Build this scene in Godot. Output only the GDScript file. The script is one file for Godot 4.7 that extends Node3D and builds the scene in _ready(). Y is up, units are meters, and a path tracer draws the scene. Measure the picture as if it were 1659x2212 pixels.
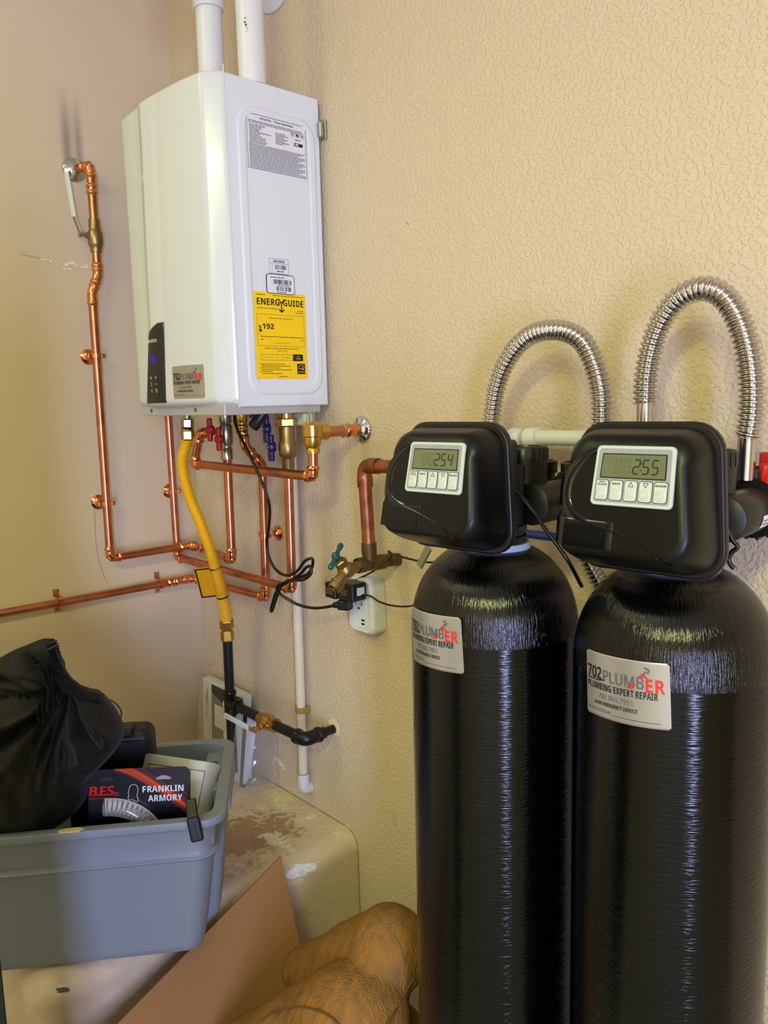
extends Node3D
# A utility corner: tankless water heater, copper pipes, two filter tanks, a tote on a plaster ledge.
# Corner of the room is the y axis; wall_right is the plane z = 0, wall_left the plane x = 0.

const DOOR_Z0 := 2.35
const DOOR_Z1 := 2.85
const DOOR_TOP := 2.15
const WALL_PAINT := Color(0.81, 0.735, 0.625)
const LAMP_AT := Vector3(0.55, 2.905, 1.85)
const LAMP2_AT := Vector3(2.9, 2.905, 2.9)
const LAMP2_ENERGY := 9.0
const LAMP_SIZE := Vector2(0.30, 1.20)
const LAMP_COLOR := Color(0.958, 1.0, 0.64)
const LAMP_ENERGY := 0.9
const DAY_COLOR := Color(0.725, 0.770, 1.0)
const DAY_ENERGY := 19.0
const SKY_ENERGY := 1.5
const EXPOSURE := 1.0

# ------------------------------------------------------------------ scene


func _ready() -> void:
	# camera
	var cam := Camera3D.new()
	cam.name = "camera"
	cam.fov = rad_to_deg(2.0 * atan(1106.0 / 1710.0))
	cam.near = 0.03
	cam.far = 60.0
	cam.transform = Transform3D(Basis(V3(0.67254252, -0.02408831, -0.73966635), V3(-0.08711831, 0.98994393, -0.11145139), V3(0.73491289, 0.13939428, 0.66368085)), V3(2.21304, 1.46, 1.20684))
	add_child(cam)
	# sky and exposure
	var env := Environment.new()
	var sky := Sky.new()
	var sm := ProceduralSkyMaterial.new()
	sm.sky_top_color = Color(0.42, 0.58, 0.95)
	sm.sky_horizon_color = Color(0.72, 0.80, 1.0)
	sm.ground_horizon_color = Color(0.72, 0.80, 1.0)
	sm.ground_bottom_color = Color(0.35, 0.35, 0.38)
	sm.sky_energy_multiplier = SKY_ENERGY
	sm.ground_energy_multiplier = SKY_ENERGY * 0.5
	sky.sky_material = sm
	env.background_mode = Environment.BG_SKY
	env.sky = sky
	env.tonemap_mode = Environment.TONE_MAPPER_LINEAR
	env.tonemap_exposure = EXPOSURE
	env.sdfgi_enabled = true
	env.ssao_enabled = true
	env.ssil_enabled = true
	var we := WorldEnvironment.new()
	we.name = "world"
	we.environment = env
	add_child(we)
	# daylight through the door opening
	var day := AreaLight3D.new()
	day.name = "door_daylight"
	day.area_size = Vector2(DOOR_Z1 - DOOR_Z0, DOOR_TOP)
	day.light_color = DAY_COLOR
	day.light_energy = DAY_ENERGY
	day.area_range = 12.0
	day.area_attenuation = 2.0
	day.shadow_enabled = true
	day.rotation = Vector3(0, PI / 2, 0)
	day.position = V3(4.66, DOOR_TOP / 2, (DOOR_Z0 + DOOR_Z1) / 2)
	add_child(day)

	rng.seed = 20240611
	make_materials()
	build_room()
	build_lamp(LAMP_AT, "fluorescent ceiling lamp above the plaster ledge", LAMP_ENERGY)
	build_lamp(LAMP2_AT, "fluorescent ceiling lamp toward the rear wall", LAMP2_ENERGY)  # fill lamp added out of view to brighten ledge, tote and lower walls
	build_heater()
	build_tank(V3(1.447, 0.0, 0.293), "left black wound filter tank, its control head reading 254", "254", deg_to_rad(101.0), 1.115, [V3(0.048, 1.335, 0.06), V3(0.052, 1.325, 0.02), V3(0.066, 1.300, 0.0), V3(0.082, 1.272, -0.01), V3(0.098, 1.246, -0.02), V3(0.112, 1.22, -0.03), V3(0.116, 1.18, -0.06)], 0.0)
	build_tank(V3(1.720, 0.0, 0.257), "right black wound filter tank, its control head reading 2:55", "2:55", deg_to_rad(94.0), 1.106, [V3(0.070, 1.302, 0.06), V3(0.074, 1.296, 0.03), V3(0.082, 1.284, 0.03), V3(0.087, 1.278, 0.03), V3(0.081, 1.272, 0.03), V3(0.077, 1.262, 0.03), V3(0.080, 1.255, 0.03), V3(0.084, 1.252, 0.03)], 0.0)
	build_tote()
	build_bag()
	build_tote_contents()
	build_board()
	build_cushion()
	build_vents()
	build_copper()
	build_gas()
	build_faucet()
	build_hoses()
	build_power()
	build_manuals()
	for l in find_children("*", "GeometryInstance3D", true, false):
		l.cast_shadow = GeometryInstance3D.SHADOW_CASTING_SETTING_ON

class MB:
	var v := PackedVector3Array()
	var n := PackedVector3Array()
	var uv := PackedVector2Array()
	var ix := PackedInt32Array()

	func tri(a: Vector3, b: Vector3, c: Vector3, ua := Vector2.ZERO, ub := Vector2.ZERO, uc := Vector2.ZERO) -> void:
		var nn := (b - a).cross(c - a)
		if nn.length_squared() < 1e-22:
			return
		nn = nn.normalized()
		var k := v.size()
		v.append(a); v.append(b); v.append(c)
		n.append(nn); n.append(nn); n.append(nn)
		uv.append(ua); uv.append(ub); uv.append(uc)
		ix.append(k); ix.append(k + 2); ix.append(k + 1)

	func quad(a: Vector3, b: Vector3, c: Vector3, d: Vector3) -> void:
		tri(a, b, c, Vector2(0, 0), Vector2(1, 0), Vector2(1, 1))
		tri(a, c, d, Vector2(0, 0), Vector2(1, 1), Vector2(0, 1))

	# rows x cols points; the outward normal is d(col) x d(row)
	func grid(p: PackedVector3Array, rows: int, cols: int, flip := false, uvs := PackedVector2Array(), wrap := false) -> void:
		var nn := PackedVector3Array()
		nn.resize(p.size())
		for i in rows - 1:
			for j in cols - 1:
				var k := i * cols + j
				var fn := (p[k + cols + 1] - p[k]).cross(p[k + cols] - p[k + 1])
				nn[k] += fn; nn[k + 1] += fn; nn[k + cols] += fn; nn[k + cols + 1] += fn
		if wrap:
			for i in rows:
				var s := nn[i * cols] + nn[i * cols + cols - 1]
				nn[i * cols] = s
				nn[i * cols + cols - 1] = s
		grid_n(p, nn, rows, cols, flip, uvs)

	func grid_n(p: PackedVector3Array, nn: PackedVector3Array, rows: int, cols: int, flip := false, uvs := PackedVector2Array()) -> void:
		var base := v.size()
		var has := uvs.size() == p.size()
		for k in p.size():
			v.append(p[k])
			var q := nn[k]
			q = q.normalized() if q.length_squared() > 1e-24 else Vector3.UP
			n.append(-q if flip else q)
			uv.append(uvs[k] if has else Vector2(float(k % cols) / (cols - 1), float(k / cols) / maxf(1.0, rows - 1)))
		for i in rows - 1:
			for j in cols - 1:
				var a := base + i * cols + j
				var b := a + 1
				var c := a + cols + 1
				var d := a + cols
				if flip:
					ix.append(a); ix.append(b); ix.append(c); ix.append(a); ix.append(c); ix.append(d)
				else:
					ix.append(a); ix.append(c); ix.append(b); ix.append(a); ix.append(d); ix.append(c)

	func done(second := false) -> ArrayMesh:
		var m := ArrayMesh.new()
		var a := []
		a.resize(Mesh.ARRAY_MAX)
		a[Mesh.ARRAY_VERTEX] = v
		a[Mesh.ARRAY_NORMAL] = n
		a[Mesh.ARRAY_TEX_UV] = uv
		if second:
			a[Mesh.ARRAY_TEX_UV2] = uv
		a[Mesh.ARRAY_INDEX] = ix
		m.add_surface_from_arrays(Mesh.PRIMITIVE_TRIANGLES, a)
		return m

var M := {}
var taken := {}
var local_frame := {}
var rng := RandomNumberGenerator.new()
var glyphs := {}

# ------------------------------------------------------------------ shapes

func frame_at(p: Vector3, dir: Vector3) -> Transform3D:      # the y axis along dir
	var y := dir.normalized()
	var h := Vector3.RIGHT if absf(y.x) < 0.9 else Vector3.BACK
	var z := h.cross(y).normalized()
	return Transform3D(Basis(y.cross(z), y, z), p)

func lathe(mb: MB, xf: Transform3D, prof: Array, sides := 24, a0 := 0.0, a1 := TAU, scale_v := 1.0) -> void:
	var segn := []
	for i in prof.size() - 1:
		var t: Vector2 = prof[i + 1] - prof[i]
		segn.append(Vector2(t.y, -t.x).normalized())
	var dist := 0.0
	for i in prof.size() - 1:
		var pa: Vector2 = prof[i]
		var pb: Vector2 = prof[i + 1]
		if pa.distance_squared_to(pb) < 1e-14:
			continue
		var na: Vector2 = segn[i]
		var nb: Vector2 = segn[i]
		if i > 0 and na.dot(segn[i - 1]) > 0.6:
			na = (na + segn[i - 1]).normalized()
		if i < segn.size() - 1 and nb.dot(segn[i + 1]) > 0.6:
			nb = (nb + segn[i + 1]).normalized()
		var p := PackedVector3Array()
		var q := PackedVector3Array()
		var uvs := PackedVector2Array()
		var d2 := dist + pa.distance_to(pb)
		for row in 2:
			var pp := pa if row == 0 else pb
			var pn := na if row == 0 else nb
			for j in sides + 1:
				var an := lerpf(a0, a1, float(j) / sides)
				var c := cos(an)
				var s := -sin(an)
				p.append(xf * Vector3(pp.x * c, pp.y, pp.x * s))
				q.append(xf.basis * Vector3(pn.x * c, pn.y, pn.x * s))
				uvs.append(Vector2(float(j) / sides, (dist if row == 0 else d2) * scale_v))
		mb.grid_n(p, q, 2, sides + 1, false, uvs)
		dist = d2

func cyl(mb: MB, a: Vector3, b: Vector3, r: float, sides := 20, bevel := 0.0, r2 := -1.0) -> void:
	var h := a.distance_to(b)
	var e := r if r2 < 0.0 else r2
	var prof := []
	if bevel > 0.0:
		prof = [Vector2(0, 0), Vector2(r - bevel, 0), Vector2(r, bevel), Vector2(e, h - bevel), Vector2(e - bevel, h), Vector2(0, h)]
	else:
		prof = [Vector2(0, 0), Vector2(r, 0), Vector2(e, h), Vector2(0, h)]
	lathe(mb, frame_at(a, b - a), prof, sides)

func hexnut(mb: MB, a: Vector3, b: Vector3, r: float) -> void:
	var xf := frame_at(a, b - a)
	var h := a.distance_to(b)
	var rings := []
	for q in [Vector2(r * 0.86, 0), Vector2(r, h * 0.14), Vector2(r, h * 0.86), Vector2(r * 0.86, h)]:
		var ring := []
		for k in 6:
			ring.append(xf * Vector3(q.x * cos(k * TAU / 6), q.y, -q.x * sin(k * TAU / 6)))
		rings.append(ring)
	for i in 3:
		for k in 6:
			mb.quad(rings[i][k], rings[i][(k + 1) % 6], rings[i + 1][(k + 1) % 6], rings[i + 1][k])
	for k in range(1, 5):
		mb.tri(rings[0][0], rings[0][k + 1], rings[0][k])
		mb.tri(rings[3][0], rings[3][k], rings[3][k + 1])

# a tube swept along points; radii one number or one per point
func sweep(mb: MB, pts: PackedVector3Array, radii, sides := 14, caps := true, squash := Vector2.ONE) -> void:
	var rows := pts.size()
	var p := PackedVector3Array()
	var uvs := PackedVector2Array()
	var t0 := (pts[1] - pts[0]).normalized()
	var nrm := (Vector3.UP if absf(t0.y) < 0.9 else Vector3.RIGHT).cross(t0).normalized()
	var prev := t0
	var len := 0.0
	var single := radii is float
	for i in rows:
		var t := (pts[mini(i + 1, rows - 1)] - pts[maxi(i - 1, 0)]).normalized()
		var axis := prev.cross(t)
		if axis.length() > 1e-6:
			nrm = nrm.rotated(axis.normalized(), prev.angle_to(t))
		nrm = (nrm - t * nrm.dot(t)).normalized()
		prev = t
		var bin := t.cross(nrm)
		var r: float = radii if single else radii[i]
		if i > 0:
			len += pts[i].distance_to(pts[i - 1])
		for j in sides + 1:
			var an := j * TAU / sides
			p.append(pts[i] + (nrm * cos(an) * squash.x + bin * sin(an) * squash.y) * r)
			uvs.append(Vector2(float(j) / sides, len))
	mb.grid(p, rows, sides + 1, false, uvs, true)
	if caps:
		for j in range(1, sides - 1):
			mb.tri(p[0], p[j + 1], p[j])
			var k := (rows - 1) * (sides + 1)
			mb.tri(p[k], p[k + j], p[k + j + 1])

func fillet(pts: Array, rad: float, steps := 6) -> PackedVector3Array:
	var out := PackedVector3Array()
	out.append(pts[0])
	for i in range(1, pts.size() - 1):
		var a: Vector3 = (pts[i - 1] - pts[i])
		var b: Vector3 = (pts[i + 1] - pts[i])
		var ang := a.angle_to(b)
		var d := minf(rad / tan(ang / 2.0), minf(a.length(), b.length()) * 0.49)
		var pa: Vector3 = pts[i] + a.normalized() * d
		var pb: Vector3 = pts[i] + b.normalized() * d
		for k in steps + 1:
			var s := float(k) / steps
			out.append(pa.lerp(pts[i], s).lerp(Vector3(pts[i]).lerp(pb, s), s))
	out.append(pts[-1])
	return out

func curve(pts: Array, step := 0.004) -> PackedVector3Array:
	var c := Curve3D.new()
	c.bake_interval = step
	for i in pts.size():
		var a: Vector3 = pts[maxi(i - 1, 0)]
		var b: Vector3 = pts[mini(i + 1, pts.size() - 1)]
		var p: Vector3 = pts[i]
		var dir := (b - a).normalized()
		var la := p.distance_to(a) / 3.0
		var lb := p.distance_to(b) / 3.0
		c.add_point(p, -dir * la, dir * lb)
	return c.get_baked_points()

# a box from lo to hi whose edges on the flagged sides are rounded with radius r
func rbox(mb: MB, xf: Transform3D, lo: Vector3, hi: Vector3, r: float, seg := 3, flo := Vector3.ONE, fhi := Vector3.ONE, uvf = null) -> void:
	r = minf(r, minf(hi.x - lo.x, minf(hi.y - lo.y, hi.z - lo.z)) * 0.499)
	var ilo := lo + flo * r
	var ihi := hi - fhi * r
	var lines := []
	for k in 3:
		var l := []
		if flo[k] > 0.0:
			for s in seg:
				l.append(lo[k] + r - r * tan((1.0 - float(s) / seg) * PI / 4))
		l.append(ilo[k])
		l.append(ihi[k])
		if fhi[k] > 0.0:
			for s in range(1, seg + 1):
				l.append(hi[k] - r + r * tan(float(s) / seg * PI / 4))
		lines.append(l)
	for f in 6:
		var k := f / 2
		var side := f % 2
		var ku := (k + 1) % 3
		var kv := (k + 2) % 3
		var p := PackedVector3Array()
		var q := PackedVector3Array()
		var uvs := PackedVector2Array()
		for b in lines[kv]:
			for a in lines[ku]:
				var w := Vector3.ZERO
				w[k] = hi[k] if side else lo[k]
				w[ku] = a
				w[kv] = b
				var inner := Vector3(clampf(w.x, ilo.x, ihi.x), clampf(w.y, ilo.y, ihi.y), clampf(w.z, ilo.z, ihi.z))
				var dn := w - inner
				var nv := Vector3.ZERO
				if dn.length() < 1e-9:
					nv[k] = 1.0 if side else -1.0
				else:
					nv = dn.normalized()
					w = inner + nv * r
				p.append(xf * w)
				q.append(xf.basis * (nv if side else -nv))
				if uvf != null:
					uvs.append(uvf.call(w))
		mb.grid_n(p, q, lines[kv].size(), lines[ku].size(), side == 0, uvs)

func box(mb: MB, lo: Vector3, hi: Vector3, r := 0.0, seg := 2) -> void:
	if r > 0.0:
		rbox(mb, Transform3D(), lo, hi, r, seg)
	else:
		rbox(mb, Transform3D(), lo, hi, 0.0, 0, Vector3.ZERO, Vector3.ZERO)

# closed outlines joined one to the next; outlines run counter-clockwise seen from the last one
func loft(mb: MB, rings: Array, cap0 := true, cap1 := true, flip := false) -> void:
	var cols: int = rings[0].size() + 1
	var p := PackedVector3Array()
	for r in rings:
		for q in r:
			p.append(q)
		p.append(r[0])
	mb.grid(p, rings.size(), cols, flip, PackedVector2Array(), true)
	for e in 2:
		if (e == 0 and not cap0) or (e == 1 and not cap1):
			continue
		var r = rings[0] if e == 0 else rings[-1]
		var c := Vector3.ZERO
		for q in r:
			c += q
		c /= r.size()
		for k in r.size():
			var a: Vector3 = r[k]
			var b: Vector3 = r[(k + 1) % r.size()]
			if (e == 1) != flip:
				mb.tri(c, a, b)
			else:
				mb.tri(c, b, a)

# an outline of four rounded corners (counter-clockwise), always 4 * (n + 1) points
func outline(x0: float, x1: float, y0: float, y1: float, r: float, n := 5, top_in := 0.0) -> PackedVector2Array:
	var out := PackedVector2Array()
	var cs := [Vector2(x1 - r, y0 + r), Vector2(x1 - r - top_in, y1 - r), Vector2(x0 + r + top_in, y1 - r), Vector2(x0 + r, y0 + r)]
	for k in 4:
		for i in n + 1:
			var an := -PI / 2 + k * PI / 2 + i * PI / 2 / n
			out.append(cs[k] + Vector2(cos(an), sin(an)) * r)
	return out

func lift(o: PackedVector2Array, xf: Transform3D, z: float) -> PackedVector3Array:
	var out := PackedVector3Array()
	for q in o:
		out.append(xf * Vector3(q.x, q.y, z))
	return out

# a flat plate of any outline with thickness
func plate(mb: MB, xf: Transform3D, o: PackedVector2Array, z0: float, z1: float) -> void:
	var idx := Geometry2D.triangulate_polygon(o)
	for k in range(0, idx.size(), 3):
		var a := o[idx[k]]
		var b := o[idx[k + 1]]
		var c := o[idx[k + 2]]
		if (b - a).cross(c - a) < 0.0:
			var t := b
			b = c
			c = t
		mb.tri(xf * Vector3(a.x, a.y, z1), xf * Vector3(b.x, b.y, z1), xf * Vector3(c.x, c.y, z1), a, b, c)
		mb.tri(xf * Vector3(a.x, a.y, z0), xf * Vector3(c.x, c.y, z0), xf * Vector3(b.x, b.y, z0), a, c, b)
	var ccw := not Geometry2D.is_polygon_clockwise(o)
	for k in o.size():
		var a := o[k]
		var b := o[(k + 1) % o.size()]
		if not ccw:
			var t := a
			a = b
			b = t
		mb.quad(xf * Vector3(a.x, a.y, z0), xf * Vector3(b.x, b.y, z0), xf * Vector3(b.x, b.y, z1), xf * Vector3(a.x, a.y, z1))

# ------------------------------------------------------------------ print on surfaces

func flat_map(o: Vector3, right: Vector3, up: Vector3) -> Callable:
	var nn := right.cross(up).normalized()
	return func(p: Vector2, l: float) -> Vector3: return o + right * p.x + up * p.y + nn * l

func cyl_map(r: float, bearing: float, y: float, tilt: float) -> Callable:
	return func(p: Vector2, l: float) -> Vector3:
		var q := p.rotated(tilt)
		var an := bearing - q.x / r
		return Vector3((r + l) * cos(an), y + q.y, (r + l) * sin(an))

func rect(mb: MB, x0: float, y0: float, x1: float, y1: float, m: Callable, l := 0.0004, cols := 1) -> void:
	for i in cols:
		var a := lerpf(x0, x1, float(i) / cols)
		var b := lerpf(x0, x1, float(i + 1) / cols)
		mb.quad(m.call(Vector2(a, y0), l), m.call(Vector2(b, y0), l), m.call(Vector2(b, y1), l), m.call(Vector2(a, y1), l))

func frame_lines(mb: MB, x0: float, y0: float, x1: float, y1: float, w: float, m: Callable, l := 0.0004) -> void:
	rect(mb, x0, y0, x1, y0 + w, m, l)
	rect(mb, x0, y1 - w, x1, y1, m, l)
	rect(mb, x0, y0, x0 + w, y1, m, l)
	rect(mb, x1 - w, y0, x1, y1, m, l)

func poly(mb: MB, o: PackedVector2Array, m: Callable, l := 0.0004) -> void:
	var idx := Geometry2D.triangulate_polygon(o)
	for k in range(0, idx.size(), 3):
		var a := o[idx[k]]
		var b := o[idx[k + 1]]
		var c := o[idx[k + 2]]
		if (b - a).cross(c - a) < 0.0:
			var t := b
			b = c
			c = t
		mb.tri(m.call(a, l), m.call(b, l), m.call(c, l))

func stroke(mb: MB, pts: PackedVector2Array, w: float, m: Callable, l := 0.0004) -> void:
	for i in pts.size() - 1:
		var d := (pts[i + 1] - pts[i]).normalized()
		var s := Vector2(-d.y, d.x) * w / 2
		var e := d * w * 0.3
		mb.quad(m.call(pts[i] - s - e, l), m.call(pts[i + 1] - s + e, l), m.call(pts[i + 1] + s + e, l), m.call(pts[i] + s - e, l))

# text fitted to a box centred on c; a width of 0 keeps the letters' own proportion
func text(mb: MB, s: String, c: Vector2, w: float, h: float, m: Callable, l := 0.0005, face := "Droid Sans", weight := 700, slant := 0.0) -> void:
	var key := s + face + str(weight)
	if not glyphs.has(key):
		var tm := TextMesh.new()
		var f := SystemFont.new()
		f.font_names = PackedStringArray([face])
		f.font_weight = weight
		tm.font = f
		tm.font_size = 32
		tm.pixel_size = 1.0
		tm.depth = 0.0
		tm.curve_step = 2.0
		tm.text = s
		var arr := tm.surface_get_arrays(0)
		var vs: PackedVector3Array = arr[Mesh.ARRAY_VERTEX]
		var id = arr[Mesh.ARRAY_INDEX]
		var order: PackedInt32Array = id if id != null and id.size() else PackedInt32Array(range(vs.size()))
		var q := PackedVector2Array()
		for k in order:
			q.append(Vector2(vs[k].x, vs[k].y))
		glyphs[key] = q
	var pts: PackedVector2Array = glyphs[key]
	if pts.is_empty():
		return
	var lo := pts[0]
	var hi := pts[0]
	for q in pts:
		lo = Vector2(minf(lo.x, q.x), minf(lo.y, q.y))
		hi = Vector2(maxf(hi.x, q.x), maxf(hi.y, q.y))
	var k := Vector2(h / (hi.y - lo.y), h / (hi.y - lo.y))
	if w > 0.0:
		k.x = w / (hi.x - lo.x)
	var mid := (lo + hi) / 2
	for i in range(0, pts.size() - 2, 3):
		var t := []
		for j in 3:
			var q := (pts[i + j] - mid) * k
			q.x += q.y * slant
			t.append(c + q)
		if (t[1] - t[0]).cross(t[2] - t[0]) < 0.0:
			var z = t[1]
			t[1] = t[2]
			t[2] = z
		mb.tri(m.call(t[0], l), m.call(t[1], l), m.call(t[2], l))

# a line of print too small to read: short bars like words
func small_print(mb: MB, x0: float, x1: float, y: float, h: float, m: Callable, l := 0.0005) -> void:
	var x := x0
	while x < x1:
		var w := minf(rng.randf_range(1.2, 4.5) * h, x1 - x)
		if w > h * 0.5:
			rect(mb, x, y - h * 0.28, x + w, y + h * 0.28, m, l)
			for q in 2:
				var bx := x + rng.randf() * w * 0.9
				rect(mb, bx, y - h * 0.5, bx + h * 0.16, y + h * 0.5, m, l)
		x += w + h * 0.6

const SEGS := {"0": "abcdef", "1": "bc", "2": "abged", "4": "fgbc", "5": "afgcd", "8": "abcdefg", "F": "aefg"}

func seven(mb: MB, ch: String, c: Vector2, w: float, h: float, t: float, m: Callable, l: float, slant := 0.08) -> void:
	var bars := {"a": [Vector2(0, h / 2), true], "g": [Vector2(0, 0), true], "d": [Vector2(0, -h / 2), true], "f": [Vector2(-w / 2, h / 4), false], "b": [Vector2(w / 2, h / 4), false], "e": [Vector2(-w / 2, -h / 4), false], "c": [Vector2(w / 2, -h / 4), false]}
	for s in SEGS[ch]:
		var o: Vector2 = bars[s][0]
		var half := Vector2(w / 2 - t * 0.35, t / 2) if bars[s][1] else Vector2(t / 2, h / 4 - t * 0.35)
		var q := PackedVector2Array()
		for k in [Vector2(-1, -1), Vector2(1, -1), Vector2(1, 1), Vector2(-1, 1)]:
			var z: Vector2 = o + half * k
			z.x += z.y * slant
			q.append(c + z)
		poly(mb, q, m, l)

# ------------------------------------------------------------------ nodes

func numbered(called: String) -> String:
	var k: int = taken.get(called, 0)
	taken[called] = k + 1
	return called if k == 0 else "%s_%03d" % [called, k]

func tag(o: Node3D, label: String, category: String, group := "") -> Node3D:
	o.set_meta("label", label)
	o.set_meta("category", category)
	if group:
		o.set_meta("group", group)
	return o

func thing(called: String, label: String, category: String, at := Vector3.ZERO, group := "") -> Node3D:
	var o := Node3D.new()
	o.name = numbered(called)
	add_child(o)
	o.position = at
	return tag(o, label, category, group)

# a named mesh; parts of a thing are given in the room's own coordinates unless the thing has a frame of its own
func part(called: String, mb: MB, mat: Material, parent: Node3D, label := "") -> MeshInstance3D:
	var o := MeshInstance3D.new()
	o.name = called
	o.mesh = mb.done()
	o.material_override = mat
	parent.add_child(o, true)
	if parent.get_parent() == self and not local_frame.has(parent):
		o.position = -parent.position
	if label:
		o.set_meta("label", label)
	return o

func single(called: String, mb: MB, mat: Material, label: String, category: String, at: Vector3, group := "") -> MeshInstance3D:
	var o := MeshInstance3D.new()
	o.name = numbered(called)
	for k in mb.v.size():
		mb.v[k] -= at
	o.mesh = mb.done()
	o.material_override = mat
	add_child(o)
	o.position = at
	tag(o, label, category, group)
	return o

func struct(called: String, mb: MB, mat: Material, label := "") -> MeshInstance3D:
	var o := MeshInstance3D.new()
	o.name = called
	o.mesh = mb.done(true)
	o.material_override = mat
	o.set_meta("kind", "structure")
	if label:
		o.set_meta("label", label)
	add_child(o)
	return o

# ------------------------------------------------------------------ materials

func mat(color: Color, rough := 0.6, metal := 0.0, spec := 0.5) -> StandardMaterial3D:
	var m := StandardMaterial3D.new()
	m.albedo_color = color
	m.roughness = rough
	m.metallic = metal
	m.metallic_specular = spec
	return m

func noise_tex(freq: float, octaves := 4, kind := FastNoiseLite.TYPE_SIMPLEX_SMOOTH, size := 512, seed_ := 1, ramp: Gradient = null) -> NoiseTexture2D:
	var f := FastNoiseLite.new()
	f.noise_type = kind
	f.frequency = freq
	f.fractal_octaves = octaves
	f.seed = seed_
	var t := NoiseTexture2D.new()
	t.width = size
	t.height = size
	t.seamless = true
	t.noise = f
	if ramp:
		t.color_ramp = ramp
	return t

func ramp(stops: Array) -> Gradient:
	var g := Gradient.new()
	g.offsets = PackedFloat32Array(stops.map(func(s): return s[0]))
	g.colors = PackedColorArray(stops.map(func(s): return s[1]))
	return g

func relief(m: StandardMaterial3D, t: Texture2D, cm: float, per_metre: float, world := true) -> StandardMaterial3D:
	m.heightmap_enabled = true
	m.heightmap_texture = t
	m.heightmap_scale = cm
	m.uv1_triplanar = true
	m.uv1_world_triplanar = world
	m.uv1_scale = Vector3.ONE * per_metre
	return m

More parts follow.
